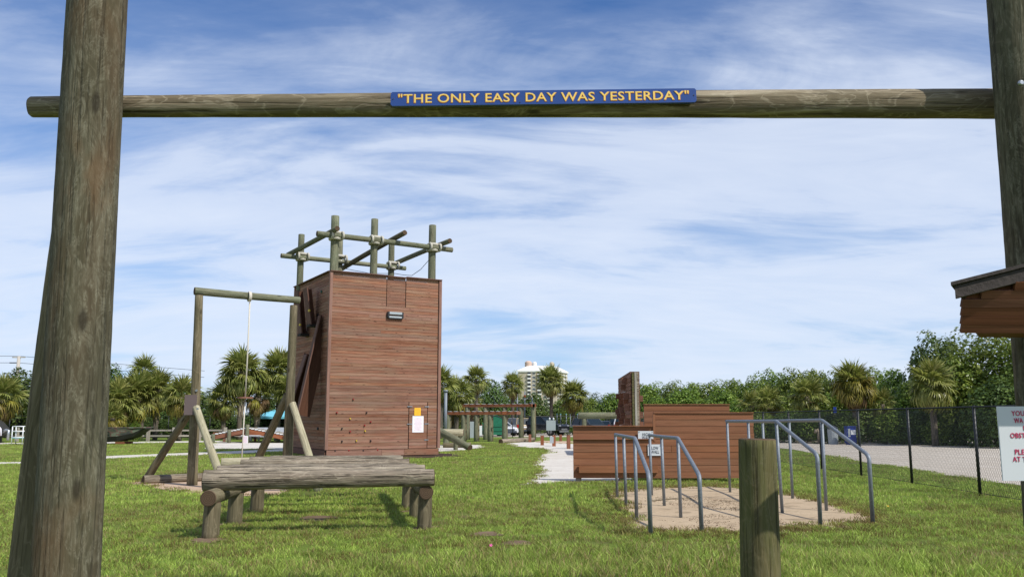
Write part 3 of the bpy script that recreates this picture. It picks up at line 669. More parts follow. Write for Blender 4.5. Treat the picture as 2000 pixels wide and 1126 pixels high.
barset('taller galvanised steel bar nearest the chain-link fence, rightmost of the four',[(1497,957),(1548,973),(1614,997),(1705,1023)],[(1489,822),(1541,821),(1605,820),(1697,889)])
stk=G(1275,977); tubeo('stick',[G(1272,977,.015),G(1310,973,.02),G(1350,972,.015)],.012,M['beam'],None,6)
tag(bpy.data.objects['stick'],'thin straight stick lying on the sand between the bars','stick')
# ================================================================== CLIMBING TOWER
A30=math.radians(30)
U=Vector((math.cos(A30),math.sin(A30),0)); Wd=Vector((-math.sin(A30),math.cos(A30),0))
C0=G(637,893); TL=5.14; TW=5.3; TH_=P(648,530,C0.y).z
def T(a,b,z): return C0+U*a+Wd*b+Vector((0,0,z))
tw=thing('climbing_tower','tall square climbing tower clad in reddish brown boards with log poles on top','tower',C0,0)
nb=56; zb=.32; bh=(TH_-zb)/nb
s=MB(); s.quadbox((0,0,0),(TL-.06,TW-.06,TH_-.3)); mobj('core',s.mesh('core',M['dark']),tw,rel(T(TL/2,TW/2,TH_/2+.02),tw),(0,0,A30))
hx0,hx1,hz=2.55,3.47,TH_-1.42           # hatch outline near the top
dx0,dx1,dz0,dz1=3.72,4.62,zb+.02,2.36   # small door at the foot
door_b=[]
for i in range(nb):
    z=zb+(i+.5)*bh; segs=[(0.05,TL-.05)]
    if z>hz: segs=[(.05,hx0-.02),(hx0+.01,hx1-.02),(hx1+.015,TL-.05)]
    elif z<dz1: segs=[(.05,dx0-.02),(dx1+.02,TL-.05)]; door_b.append(z)
    elif i%5==2: j=.9+3.1*((i*37)%11)/11; segs=[(.05,j-.003),(j+.003,TL-.05)]
    o_=-.012-.003*((i*7)%3)
    for a,b in segs: board('board',T(a,o_,z),T(b,o_,z),bh-.009,.03,M['tower'],tw)
    board('board',T(o_,TW-.05,z),T(o_,.05,z),bh-.009,.03,M['tower'],tw)
    board('board',T(TL-o_,.05,z),T(TL-o_,TW-.05,z),bh-.009,.03,M['tower'],tw)
    board('board',T(TL-.05,TW-o_,z),T(.05,TW-o_,z),bh-.009,.03,M['tower'],tw)
def rbox(name,wpos,size,mat,parent=tw):
    s=MB(); s.quadbox((0,0,0),size); me=s.mesh(name,mat)
    q=Vector(wpos)-Vector(tw.location)
    if parent is tw: return mobj(name,me,tw,q,(0,0,A30))
    q=q-Vector(parent.location); return mobj(name,me,parent,Matrix.Rotation(-A30,3,'Z')@q)
dr=rbox('door',T((dx0+dx1)/2,-.006,(dz0+dz1)/2),(dx1-dx0-.02,.02,dz1-dz0),M['darkboard'])
for z in door_b: rbox('board',T((dx0+dx1)/2,-.028,z),(dx1-dx0-.03,.02,bh-.009),M['tower'],dr)
for z in (dz1-.2,dz0+.35,(dz0+dz1)/2+.05): rbox('hinge',T(dx1-.04,-.05,z),(.2,.02,.04),M['steel'],dr)
for z in (dz1-.2,dz0+1.05): rbox('latch',T(dx0+.03,-.055,z),(.24,.03,.035),M['steel'],dr)
# corner trim, base planks, parapet cap
for a,b in ((0,0),(TL,0),(0,TW),(TL,TW)):
    board('corner_trim',T(a+(-.035 if a==0 else .035),b+(-.035 if b==0 else .035),zb),T(a+(-.035 if a==0 else .035),b+(-.035 if b==0 else .035),TH_),.13,.13,M['trim'],tw,up=tuple(Wd))
for a,b in ((-.02,2.45),(2.46,3.5),(3.51,TL+.02)): board('base_plank',T(a,-.06,.17),T(b,-.06,.17),.26,.04,M['trim'] if a<2 else M['tower'],tw)
board('base_plank',T(-.06,TW,.17),T(-.06,0,.17),.26,.04,M['darkboard'],tw); board('base_plank',T(TL+.06,0,.17),T(TL+.06,TW,.17),.26,.04,M['darkboard'],tw)
zc_=TH_+.02
for p,q in ((T(-.09,-.05,zc_),T(hx0,-.05,zc_)),(T(hx0,-.05,zc_-.03),T(hx1,-.05,zc_-.03)),(T(hx1,-.05,zc_),T(TL+.09,-.05,zc_)),(T(-.05,TW+.09,zc_),T(-.05,.03,zc_)),(T(TL+.05,.03,zc_),T(TL+.05,TW+.09,zc_)),(T(TL,TW+.05,zc_),T(0,TW+.05,zc_))):
    board('cap_rail',p,q,.04,.2,M['darkboard'],tw)
# climbing holds (front)
hr=random.Random(4)
for (px,py,c) in ((690,779,'hold_red'),(658,805,'hold_red'),(716,805,'hold_dark'),(684,817,'hold_yellow'),(724,823,'hold_red'),(712,830,'hold_red'),(668,836,'hold_dark'),(684,842,'hold_red'),(713,841,'hold_yellow'),(668,861,'hold_dark'),(696,860,'hold_yellow'),(724,860,'hold_dark'),(654,880,'hold_dark'),(681,879,'hold_red'),(709,879,'hold_dark'),(737,878,'hold_red')):
    d=ray(px,py); n=-Wd; t=((C0-Vector((0,0,CAMZ))).dot(Wd)-.05)/d.dot(Wd); w_=Vector((0,0,CAMZ))+d*t
    s=MB()
    for k in range(6):
        an=k*1.047; s.v.append(Vector((math.cos(an)*.045,0,math.sin(an)*.038)))
    for k in range(6):
        an=k*1.047; s.v.append(Vector((math.cos(an)*.03,-.05,math.sin(an)*.025)))
    for k in range(6): s.f.append([k,(k+1)%6,6+(k+1)%6,6+k]); s.m.append(0)
    s.f.append([6,7,8,9,10,11]); s.m.append(0); mobj('climbing_hold',s.mesh('climbing_hold',M[c],False),tw,w_-C0,(0,hr.random()*3,A30))
for (sb_,z,c) in ((1.2,7.2,'hold_green'),(1.6,6.2,'hold_dark'),(1.1,1.2,'hold_dark')): 
    s=MB(); s.tube([(0,0,0),(-.06,0,0)],.06,8); mobj('climbing_hold',s.mesh('climbing_hold',M[c]),tw,T(-.03,sb_,z)-C0,(0,0,A30))
# window-like pull bar bracket on the front
bz=P(765,595,39).z
rbox('foot_ledge',T(2.95,-.11,TH_-1.66),(.60,.13,.11),M['greypanel']); rbox('foot_ledge',T(2.95,-.10,TH_-1.83),(.60,.10,.08),M['greypanel'])
for a in (2.61,3.29): rbox('ledge_bracket',T(a,-.08,TH_-1.74),(.08,.15,.27),M['black'])
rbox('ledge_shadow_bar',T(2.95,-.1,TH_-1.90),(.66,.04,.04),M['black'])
def slab(name,p,q,wid,thk,mat,updir,parent=tw): return board(name,p,q,wid,thk,mat,parent,up=tuple(updir))
# side wall: two hanging box steps above, two leaning ramps below
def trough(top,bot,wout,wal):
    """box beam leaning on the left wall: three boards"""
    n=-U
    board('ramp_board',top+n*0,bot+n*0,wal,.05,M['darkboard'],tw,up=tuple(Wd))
    board('ramp_side',top+Wd*(wal/2)+U*(wout/2),bot+Wd*(wal/2)+U*(wout/2),wout,.05,M['rampshade'],tw,up=tuple(U))
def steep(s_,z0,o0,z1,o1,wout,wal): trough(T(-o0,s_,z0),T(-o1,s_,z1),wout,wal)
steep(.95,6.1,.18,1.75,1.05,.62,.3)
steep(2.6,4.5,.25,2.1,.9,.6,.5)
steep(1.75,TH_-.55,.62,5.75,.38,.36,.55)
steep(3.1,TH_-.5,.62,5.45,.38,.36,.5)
for s_,z,o in ((1.75,5.72,.3),(3.1,5.42,.3)): rbox('end_block',T(-o+.08,s_,z),(.45,.5,.1),M['dark'])
for s_,z,o in ((1.5,6.35,.5),(2.9,5.85,.48)):
    s=MB(); s.tube([(0,0,0),(-.05,-.02,0)],.055,10); mobj('climbing_hold',s.mesh('climbing_hold',M['hold_yellow']),tw,T(-o,s_-.1,z)-C0,(0,0,A30))
# poles on top
zt_=TH_
def polepx(px,py_top,b):
    """vertical pole standing b metres behind the front face, seen at pixel column px"""
    d=ray(px,py_top); o=Vector((0,0,CAMZ)); t=((C0-o).dot(Wd)+b)/d.dot(Wd); return o+d*t
poles=[(655,422,.35,.19),(732,428,.35,.17),(845,440,.35,.18),(589,458,TW-.5,.16),(664,470,TW-.5,.16),(765,470,TW-.5,.165)]
tops=[]
for px,py,b,r in poles:
    q=polepx(px,py,b); log('pole',(q.x,q.y,TH_-.6),(q.x,q.y,q.z),r,r*.93,M['green_log'],tw,n=18,segs=8); tops.append(q)
def logpx(a,ba,b,bb,r,m='green_log'):
    A=polepx(*a,ba); B=polepx(*b,bb); return log('top_rail',A,B,r,r*.95,M[m],tw,n=16,segs=10),A,B
logpx((619,456),.08,(883,488),.08,.125); logpx((549,499),TW-.74,(792,524),TW-.74,.115)
logpx((563,497),TW+.1,(659,446),-.5,.12,'green_log'); logpx((668,524),TW+.1,(791,454),-.5,.125,'brown_log'); logpx((772,514),TW+.0,(879,470),-.5,.12,'green_log')
for (px,py,b,r) in ((655,461,.30,.215),(732,470,.30,.2),(845,484,.30,.21),(589,502,TW-.55,.2),(663,506,TW-.55,.2),(765,519,TW-.55,.2)):
    q=polepx(px,py,b)
    for dz in (-.13,.13):
        s=MB(); pts=[Vector((math.cos(t)*r*1.05,math.sin(t)*r*1.25,0)) for t in [i*6.2832/16 for i in range(17)]]; s.tube(pts,.075,8,cap=False); mobj('rope_lashing',s.mesh('rope_lashing',M['strap'],True),tw,Vector((q.x,q.y,q.z+dz))-C0,(0,0,A30))
    for dx in (-.24,.24):
        s=MB(); pts=[Vector((dx,math.cos(t)*.19-.22,math.sin(t)*.16)) for t in [i*6.2832/14 for i in range(15)]]; s.tube(pts,.055,8,cap=False); mobj('rope_lashing',s.mesh('rope_lashing',M['strap'],True),tw,q-C0,(0,0,A30))
a=polepx(840,505,.5); b=polepx(772,534,TW-.6); m_=a.lerp(b,.5)-Vector((0,0,.45))
tubeo('slack_line',[a,a.lerp(m_,.5)-Vector((0,0,.1)),m_,m_.lerp(b,.5)-Vector((0,0,.02)),b],.014,M['ink'],tw,5)
a=b; b=polepx(672,524,TW-.2); m_=a.lerp(b,.5)-Vector((0,0,.12)); tubeo('slack_line',[a,m_,b],.014,M['ink'],tw,5)
def paper(label,a,z,wd,h,mat,lines,lmat,cat='notice'):
    t_=thing('posted_notice',label,cat,T(a,-.05,z),A30)
    s=MB(); s.quadbox((0,0,0),(wd,.008,h)); mobj('sheet',s.mesh('sheet',mat),t_); s=MB()
    for k in range(lines): s.quadbox((0,-.006,h*(.36-.72*k/max(1,lines-1))),(wd*(.7 if k%3 else .5),.002,h*.022))
    mobj('printed_lines',s.mesh('printed_lines',lmat),t_)
paper('white paper notice with faint print pinned to the small tower door',4.16,1.38,.54,.72,M['paper'],11,M['pink'])
paper('small bright yellow notice pinned above the white one on the tower door',4.13,1.93,.31,.34,M['paperyellow'],5,M['orange'])
# ================================================================== PLANK WALLS
WY=23.1
def X_(px,Y): return P(px,818,Y).x
lwz=lambda py,Y: P(1200,py,Y).z
wl=thing('plank_wall','long red-brown plank wall with a lower left half and white LOW WALL sign','climbing wall',(X_(1120,WY),WY,0))
xa=X_(1119,WY); xm=X_(1277,WY); xb=X_(1471,WY)
z0=lwz(933,WY); zl=lwz(832,WY); zh=lwz(806,WY); ch=(zl-z0)/8
for i in range(8):
    z=z0+(i+.5)*ch; o=.0 if i<6 else .035
    if i>=6:
        board('plank',(xa,WY+o,z),(xm-.03,WY+o,z),ch-.01,.05,M['wall'],wl); board('plank',(xm+.03,WY,z),(xb-.01*(i%2),WY,z),ch-.01,.05,M['wall'],wl)
    else:
        j=xa+(xb-xa)*(.3+.12*((i*3)%5)); 
        board('plank',(xa,WY,z),(xb,WY,z),ch-.01,.05,M['wall'],wl) if i%2 else [board('plank',(p,WY,z),(q,WY,z),ch-.01,.05,M['wall'],wl) for p,q in ((xa,j),(j+.008,xb))]
for i in range(2):
    z=zl+(i+.5)*(zh-zl)/2; board('plank',(xm+.03,WY,z),(xb,WY,z),(zh-zl)/2-.01,.05,M['wall'],wl)
boxo('backing',((xa+xm)/2,WY+.065,(z0+zl)/2),(xm-xa-.02,.012,zl-z0-.02),M['darkboard'],wl); boxo('backing',((xm+xb)/2,WY+.045,(z0+zh)/2),(xb-xm-.02,.012,zh-z0-.02),M['darkboard'],wl)
board('edge_post',(xm,WY-.005,z0+5.7*ch),(xm,WY-.005,zh),.06,.07,M['wall'],wl,up=(1,0,0))
board('cap',(xa-.01,WY+.02,zl+.012),(xm-.05,WY+.02,zl+.012),.022,.16,M['wall'],wl); board('cap',(xm,WY,zh+.012),(xb+.01,WY,zh+.012),.022,.12,M['wall'],wl)
board('ledge',(xa,WY-.04,z0+6*ch+.005),(xm-.05,WY-.04,z0+6*ch+.005),.02,.09,M['wall'],wl)
board('step_board',(X_(1129,WY),WY-.14,z0+1.45*ch),(X_(1281,WY),WY-.14,z0+1.45*ch),.19,.05,M['wall'],wl)
for px in (1130,1205,1280): boxo('step_block',(X_(px,WY),WY-.07,z0+1.45*ch),(.09,.09,.12),M['wall'],wl)
for px in (1128,1212,1300,1380,1460): board('leg',(X_(px,WY)+.02,WY+.15,-.02),(X_(px,WY)+.02,WY+.15,zl-.05),.18 if px<1200 else .12,.14,M['brown_log'] if False else M['greywood'],wl,up=(0,1,0))
hw_=thing('plank_wall','taller red-brown plank wall standing just behind the long one','climbing wall',(X_(1258,24.3),24.3,0)); WZ=24.3
z1=0.05; zt1=lwz(790,WZ); n_=12; c2=(zt1-z1)/n_; xc=X_(1258,WZ); xd=X_(1425,WZ)
for i in range(n_): z=z1+(i+.5)*c2; board('plank',(xc,WZ,z),(xd,WZ,z),c2-.01,.05,M['wall'],hw_)
boxo('backing',((xc+xd)/2,WZ+.04,(z1+zt1)/2),(xd-xc-.02,.012,zt1-z1-.02),M['darkboard'],hw_)
board('cap',(xc-.01,WZ+.02,zt1+.012),(xd+.01,WZ+.02,zt1+.012),.022,.14,M['wall'],hw_)
for x in (xc+.15,(xc+xd)/2,xd-.15): board('leg',(x,WZ+.13,0),(x,WZ+.13,zt1-.05),.14,.14,M['greywood'],hw_,up=(0,1,0))
def wsign(label,l,r,t,b,lines,Y):
    A=P(l,t,Y); B=P(r,b,Y); w_=B.x-A.x; h=A.z-B.z
    o=thing('wall_sign',label,'sign',((A.x+B.x)/2,Y,B.z)); boxo('panel',((A.x+B.x)/2,Y,(A.z+B.z)/2),(w_,.012,h),M['signwhite'],o)
    for body,f,wf in lines:
        me=text_mesh(body,w_*wf,.095 if h>.3 else .08,.003,.01,1.05); me.materials.append(M['ink']); letters(me,o,rel(((A.x+B.x)/2+w_*.03,Y-.009,A.z-h*f),o))
    for sx in (-.43,.43):
        s=MB(); s.tube([(0,0,0),(0,-.008,0)],.012,8); mobj('screw',s.mesh('screw',M['ink']),o,rel(((A.x+B.x)/2+w_*sx,Y-.006,A.z-.03),o))
wsign('white sign reading HIGH WALL partly behind the second steel bar',1246,1276,841,857,[('HIGH',.42,.5),('WALL',.82,.56)],WY-.05)
wsign('white sign reading LOW WALL beside the steel bar posts',1265,1292,867,889,[('LOW',.33,.5),('WALL',.67,.6)],WY-.05)
# ================================================================== PEG WALL
pg=thing('peg_wall','tall dark brown peg climbing wall seen edge-on behind the low wall','climbing wall',P(1240,900,38)*Vector((1,1,0)))
Yn,Yf=37.6,43.2; Xn=P(1233,800,Yn).x; Xf=P(1209,800,Yf).x; ztn=P(1235,725,Yn).z; ztf=P(1208,741,Yf).z
d=(Vector((Xf,Yf,0))-Vector((Xn,Yn,0))); Lw=d.length; d.normalize(); nrm=Vector((-d.y,d.x,0)); nrm=-nrm if nrm.x>0 else nrm
npl=20
for i in range(npl):
    z=.1+(i+.5)*(ztf-.1)/npl; h=(ztf-.1)/npl-.015
    for sd in (0,1):
        off=nrm*0 if sd==0 else -nrm*.36
        board('board',Vector((Xn,Yn,z))+off,Vector((Xf,Yf,z))+off,h,.04,M['pegwall'],pg)
s=MB(); # sloping top piece
p0=Vector((Xn,Yn,0)); p1=Vector((Xf,Yf,0))
b=len(s.v)
for off in (Vector((0,0,0))+nrm*.02,-nrm*.38): s.v+= [p0+off+Vector((0,0,ztf)),p1+off+Vector((0,0,ztf)),p1+off+Vector((0,0,ztf+.03)),p0+off+Vector((0,0,ztn))]
s.f=[[0,1,2,3],[7,6,5,4],[3,2,6,7],[0,3,7,4],[1,5,6,2]]; s.m=[0]*5; mobj('top_board',s.mesh('top_board',M['pegwall'],off=Vector(pg.location)),pg)
for k,(f,zf) in enumerate(((.30,.95),(.38,.86),(.82,.75),(.45,.74),(.15,.72),(.58,.66),(.2,.66),(.66,.60),(.08,.56),(.9,.52),(.78,.45),(.44,.46),(.6,.38),(.12,.38),(.65,.22),(.42,.2),(.1,.2),(.85,.1),(.35,.1),(.95,.33),(.25,.29),(.52,.54))):
    c=Vector((Xn,Yn,0))+d*(Lw*f)+nrm*.13; z=.3+zf*(ztf-.35); boxo('peg',(c.x,c.y,z),(.2,.13,.26),M['pegwall'],pg,rz=math.atan2(nrm.y,nrm.x))
for zf in (.62,.42,.3): 
    c=Vector((Xn,Yn,0))+d*(Lw*.1)-nrm*.47; boxo('peg',(c.x,c.y,.3+zf*ztf),(.2,.13,.26),M['pegwall'],pg,rz=math.atan2(nrm.y,nrm.x))
for k,o_ in enumerate((.09,.2,.29)):
    c=Vector((Xn,Yn,0))-d*.03-nrm*o_; board('edge_post',(c.x,c.y,0),(c.x,c.y,ztn-.03),.085,.1,[M['post'],M['greywood'],M['weather_log']][k],pg,up=tuple(nrm))
bl=thing('horizontal_log','thick pale log resting level on posts behind the low wall','log',(P(1130,811,48).x,48,0))
za=P(1150,811,48).z; log('log',(P(1129,811,48).x,48,za),(P(1300,811,48).x,48,za),.18,.18,M['green_log'],bl,n=18,seed=201)
for px in (1141,1285): q=P(px,830,48); log('post',(q.x,48,0),(q.x,48,za-.16),.13,.12,M['green_log'],bl,seed=202)
# ================================================================== CHAIN-LINK FENCES
def fence(name_label,pts,h,step,cell,r,postr=.035):
    th=thing('chain_link_fence',name_label,'fence',(pts[0][0],pts[0][1],0)); o0=Vector(th.location)
    s=MB(); pm=MB(); pm.tube([(0,0,0),(0,0,h+.03)],postr,8); pme=pm.mesh('fence_post',M['black'],True)
    for (a,b) in zip(pts[:-1],pts[1:]):
        A=Vector((*a,0)); B=Vector((*b,0)); d=B-A; L=d.length; d/=L; n=int(L/cell)
        hh=h-.08
        for i in range(-int(hh/cell*1.0),n+int(hh/cell)):
            for sg in (-1,1):
                x0=i*cell; x1=x0+sg*hh*.62; z0,z1=.04,.04+hh
                lo,hi=0,1
                def tpar(x): return (x-x0)/(x1-x0)
                ta,tb=sorted((tpar(0),tpar(L))); ta=max(0,ta); tb=min(1,tb)
                if tb-ta<.02: continue
                p=A+d*(x0+(x1-x0)*ta)+Vector((0,0,z0+(z1-z0)*ta)); q=A+d*(x0+(x1-x0)*tb)+Vector((0,0,z0+(z1-z0)*tb))
                s.tube([p-o0,q-o0],r,3,cap=False)
        for f in range(int(round(L/step))+1):
            p=A+d*(f*step)
            if f*step<=L+.01: mobj('fence_post',pme,th,p-o0)
        tubeo('top_rail',[A+Vector((0,0,h)),B+Vector((0,0,h))],.024,M['black'],th,6)
        tubeo('bottom_wire',[A+Vector((0,0,.05)),B+Vector((0,0,.05))],.006,M['black'],th,4)
    m=mobj('chain_mesh',s.mesh('chain_mesh',M['black']),th); m['kind']='stuff'; return th
fx=9.93
fence('black chain-link fence running into the distance along the gravel road',[(fx,12.55+3.1*0),(fx,18.9+3.1*19)],1.86,3.175,.066,.0024)
fence('black chain-link fence across the far side of the lawn before the parking lot',[(fx,77.8),(-13,78.5),(-40,71)],1.86,3.3,.16,.003)
fence('black chain-link fence behind the rail fence at the far left',[(-40.5,71),(-60,67.5)],1.86,3.3,.16,.003)
# ================================================================== VEGETATION
def crown_mesh(name,n_blob,leaves,lsize,seed,mat,flat=.85,core=.0):
    r=np.random.RandomState(seed); C=[];Rb=[]
    for i in range(n_blob):
        zz_=1-1.45*(i+.5)/n_blob; ph_=i*2.39996+.5*r.rand(); q_=math.sqrt(max(0,1-zz_*zz_)); rad=.60+.16*r.rand(); C.append(np.array([q_*math.cos(ph_),q_*math.sin(ph_),zz_*flat])*rad); Rb.append(.26+.16*r.rand())
    C=np.array(C); Rb=np.array(Rb); per=leaves//n_blob; n=per*n_blob
    ci=np.repeat(np.arange(n_blob),per); d=r.randn(n,3); d/=np.linalg.norm(d,axis=1)[:,None]; d[:,2]=np.abs(d[:,2])*np.where(r.rand(n)<.25,-1,1)
    rad=Rb[ci]*(.78+.26*r.rand(n)**.5)*np.where(r.rand(n)<.06,1.12,1); pos=C[ci]+d*rad[:,None]
    ex=np.percentile(np.abs(pos[:,:2]),99.3); pos[:,:2]/=ex; zl,zh_=np.percentile(pos[:,2],1.0),np.percentile(pos[:,2],99.6); pos[:,2]=(pos[:,2]-zl)/(zh_-zl)*2-1; lsize=lsize/.95
    # leaf frame
    nr=d+.38*r.randn(n,3)+np.array([0,0,.6]); nr/=np.linalg.norm(nr,axis=1)[:,None]
    a=np.cross(nr,r.randn(n,3)); a/=np.linalg.norm(a,axis=1)[:,None]; b=np.cross(nr,a)
    s=(lsize*(.6+.8*r.rand(n)))[:,None]
    v0=pos-a*s; v1=pos-b*s*.55; v2=pos+a*s; v3=pos+b*s*.55+nr*s*.15
    V=np.stack([v0,v1,v2,v3],1).reshape(-1,3); me=bpy.data.meshes.new(name); me.vertices.add(4*n); me.vertices.foreach_set('co',V.astype(np.float32).ravel())
    me.loops.add(4*n); me.loops.foreach_set('vertex_index',np.arange(4*n,dtype=np.int32)); me.polygons.add(n); me.polygons.foreach_set('loop_start',np.arange(0,4*n,4,dtype=np.int32)); me.materials.append(mat); me.update(calc_edges=True); me.validate(); return me
CR={'A':[crown_mesh('crown',30,8000,.05,i,M['leafA']) for i in range(4)],'B':[crown_mesh('crown',26,7500,.048,10+i,M['leafB'],.8) for i in range(3)],
    'C':[crown_mesh('crown',14,2000,.07,20+i,M['leafC']) for i in range(2)],'D':[crown_mesh('crown',16,3000,.04,30,M['leafD'],1.2)],'E':[crown_mesh('crown',40,15000,.03,40+i,M['leafA'],.9) for i in range(2)]}
ORD=['first','second','third','fourth','fifth','sixth','seventh','eighth','ninth','tenth','eleventh','twelfth','thirteenth','fourteenth','fifteenth','sixteenth','seventeenth','eighteenth','nineteenth','twentieth','twenty-first','twenty-second','twenty-third','twenty-fourth','twenty-fifth','twenty-sixth','twenty-seventh','twenty-eighth','twenty-ninth','thirtieth']
vr=random.Random(21); tcache={}
def trunk(th,r,h,lean=0,bare=False):
    log('trunk',Vector(th.location),Vector(th.location)+Vector((lean,0,h)),r,r*.6,M['bark'],th,n=9,segs=4,wob=.08,bend=.05)
def tree(x,y,top,w,kind,label,name='broadleaf_tree',cat='tree',group=None,low=.0,nl=3):
    """crown w metres wide reaching from low to top"""
    th=thing(name,label,cat,(x,y,0),0,group); me=vr.choice(CR[kind]); hz=(top-low)
    o=mobj('crown',me,th,(0,0,low+hz*.5),(0,0,vr.random()*6.28)); o.scale=(w/2,w/2,hz*.5)
    if top>2.2:
        trunk(th,.06+.03*top,low+hz*.55)
        for k in range(nl):
            a=vr.random()*6.28; log('limb',(x,y,low+hz*.15),(x+math.cos(a)*w*.28,y+math.sin(a)*w*.28,low+hz*.62),.03+.012*top,.03,M['bark'],th,n=6,segs=3,wob=.05,bend=.06)
    return th
def frond_mesh(droop,mat,seed,nseg=22):
    r=random.Random(seed); s=MB(); s.tube([(0,0,0),(.28,0,.02),(.5,0,0)],[.016,.012,.010],4)
    hub=Vector((.47,0,0))
    for i in range(nseg):
        f=i/(nseg-1)*2-1; an=f*2.05; L=.56*(1-.32*abs(f)**1.6)*r.uniform(.88,1.08); dr=droop*r.uniform(.7,1.3)
        st=hub+Vector((.10*(1-abs(f)),0,-.0)); wv=.027; pts=[]
        for k in range(5):
            q=k/4; l=L*q; lat=Vector((math.cos(an),math.sin(an),0)); p=st+lat*l*(1-.25*dr*q*q); p.z+=.10*q*(1-abs(f)*.5)-dr*.75*q*q*L; p.z+=.03*math.sin(i*1.7); pts.append(p)
        side=Vector((-math.sin(an),math.cos(an),.25 if i%2 else -.25)); ws=[wv*.5,wv,wv*.9,wv*.55,.002]; b=len(s.v)
        for p,w_ in zip(pts,ws): s.v+=[p-side*w_,p+side*w_]
        for k in range(4): s.f.append([b+2*k,b+2*k+1,b+2*k+3,b+2*k+2]); s.m.append(0)
    return s.mesh('frond',mat)
FR={'g':[frond_mesh(.35,M['palm'],1),frond_mesh(.8,M['palm'],2),frond_mesh(1.3,M['palm'],3)],'y':[frond_mesh(.9,M['palmy'],4),frond_mesh(1.4,M['palmy'],5)],'d':[frond_mesh(1.7,M['palmd'],6),frond_mesh(1.4,M['palmd'],7)]}
sb=MB()
for k in range(60):
    a=k*2.4; z=k/60; sb.quadbox((math.cos(a)*1.0,math.sin(a)*1.0,z),(.5,.35,.11),Euler((0,-.9,a)).to_matrix())
boot_me=sb.mesh('leaf_boots',M['boot'])
def palm(px,pytop,rpx,Y,label,nf=42,yellow=.04,dead=.2,boots=False,lean=0,cat='palm tree'):
    c=P(px,pytop,Y); R=rpx/F*Y*1.0; H=c.z-R*.78; x=c.x
    nf=int(nf*1.45)
    th=thing('palm_tree',label,cat,(x-lean,Y,0))
    tr=.05*R+.10
    log('trunk',(x-lean,Y,0),(x,Y,H),tr*1.1,tr,M['bark'],th,n=10,segs=8,wob=.06,bend=.01)
    if boots:
        o=mobj('leaf_boots',boot_me,th,(lean,0,H*.45)); o.scale=(tr*1.3,tr*1.3,H*.55); o['kind']='stuff'
    for i in range(nf):
        f=(i+.5)/nf; az=i*2.39996+vr.uniform(-.3,.3); el=math.radians(84-150*f**.9+vr.uniform(-9,9))
        if f>1-dead: me=vr.choice(FR['d']); sc=.85
        elif f>1-dead-yellow: me=vr.choice(FR['y']); sc=.95
        else: me=FR['g'][0 if f<.25 else 1 if f<.65 else 2]; sc=1
        o=bpy.data.objects.new('frond',me); o.location=(lean,0,H-.12*R*f); o.rotation_euler=Euler((vr.uniform(-.35,.35),-el,az)); q=R*sc*vr.uniform(.85,1.1)*1.1; o.scale=(q,q,q); link(o,th)
    return th
# --- palms, left to right
palm(8,742,46,62,'palm with yellowing fronds at the far left edge beside the gateway pole',34,.3)
palm(-35,735,40,66,'green palm cut off by the left edge of the frame',24)
palm(232,752,44,66,'palm close to the right side of the big gateway pole, above the boat',40)
palm(284,702,34,74,'tallest and farthest palm of the clump behind the boat',30)
palm(272,735,50,68,'broad sunlit palm in the middle of the clump behind the boat',46,.1,boots=True)
palm(310,730,40,69,'palm with dark trunk at the right of the clump behind the boat',38,.0,boots=True)
palm(222,792,30,64,'short palm with yellow fronds directly above the boat',26,.35)
palm(356,744,40,66,'leaning palm just left of the rope frame leg',36,.1)
palm(474,692,47,70,'large round palm framed by the rope swing posts',56,.0,.2,boots=True)
palm(440,752,38,70,'lower shaded palm left of the large round palm',34)
palm(505,745,38,71,'low palm with tan dead fronds behind the rope',30,.1,.4,boots=True)
palm(548,692,45,72,'big palm behind the right post of the rope frame',48,.0,.15)
palm(574,735,38,70,'palm half hidden by the left side of the tower',34)
palm(862,722,36,74,'palm whose crown shows just right of the tower top board edge',34)
palm(892,742,38,78,'spreading palm beside the tall galvanised pole',36,.05)
palm(930,720,28,88,'slender palm above the near overhead ladder',36)
palm(922,768,26,90,'small shaded palm tucked under the slender palm',22,.0,.3)
palm(1001,732,26,92,'bright green palm left of the apartment building',34)
palm(1076,719,31,93,'tall palm with bare trunk in front of the apartment building',44,.0,.2)
palm(1120,748,32,93,'yellow-tinged palm right of the apartment building',40,.3,.1)
palm(885,770,34,80,'low bushy palm behind the tall galvanised pole',28,.1)
palm(1500,762,32,64,'pale green palm at the start of the hedge beside the black fence',32,.15)
palm(1468,768,30,66,'small grey-green palm above the right end of the plank wall',26)
palm(1575,744,38,62,'silvery palm in the hedge left of the yellow palm',30)
palm(1665,718,46,58,'palm with orange-yellow drooping fronds above the blue news box',60,.45,.25)
palm(1722,765,30,58,'small silvery palm right of the orange-yellow palm',20)
palm(1816,712,48,53,'large fan palm with fresh green fronds in front of the tall sea grape',40,.0,.08)
palm(1435,778,22,80,'tiny far palm peeping over the plank wall',18)
# --- broadleaf trees
def bt(px,py,wpx,Y,kind,label,low=.0,**k): 
    c=P(px,py,Y); return tree(c.x,Y,c.z,wpx/F*Y,kind,label,low=low,**k)
n_left=[(-40,735,130,80),(40,722,110,78),(100,740,110,80),(180,745,110,80),(215,715,90,82),(300,728,90,84),(345,748,90,82),(400,762,80,84),(430,790,80,80),(530,770,90,80),(600,762,90,80),(660,760,110,82),(740,760,120,82),(820,760,110,82),(870,765,70,88),(960,742,66,104),(1000,768,60,108),(1040,768,70,100),(915,775,70,104),(1105,775,70,106),(1150,778,60,112),(1195,768,70,108),(1240,762,60,106),(1085,800,70,104)]
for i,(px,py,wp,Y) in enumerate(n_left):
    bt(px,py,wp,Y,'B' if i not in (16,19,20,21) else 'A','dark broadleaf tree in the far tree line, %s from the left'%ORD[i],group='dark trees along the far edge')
bt(1160,766,60,128,'D','thin feathery pine showing pale above the tree line',nl=5,name='pine_tree')
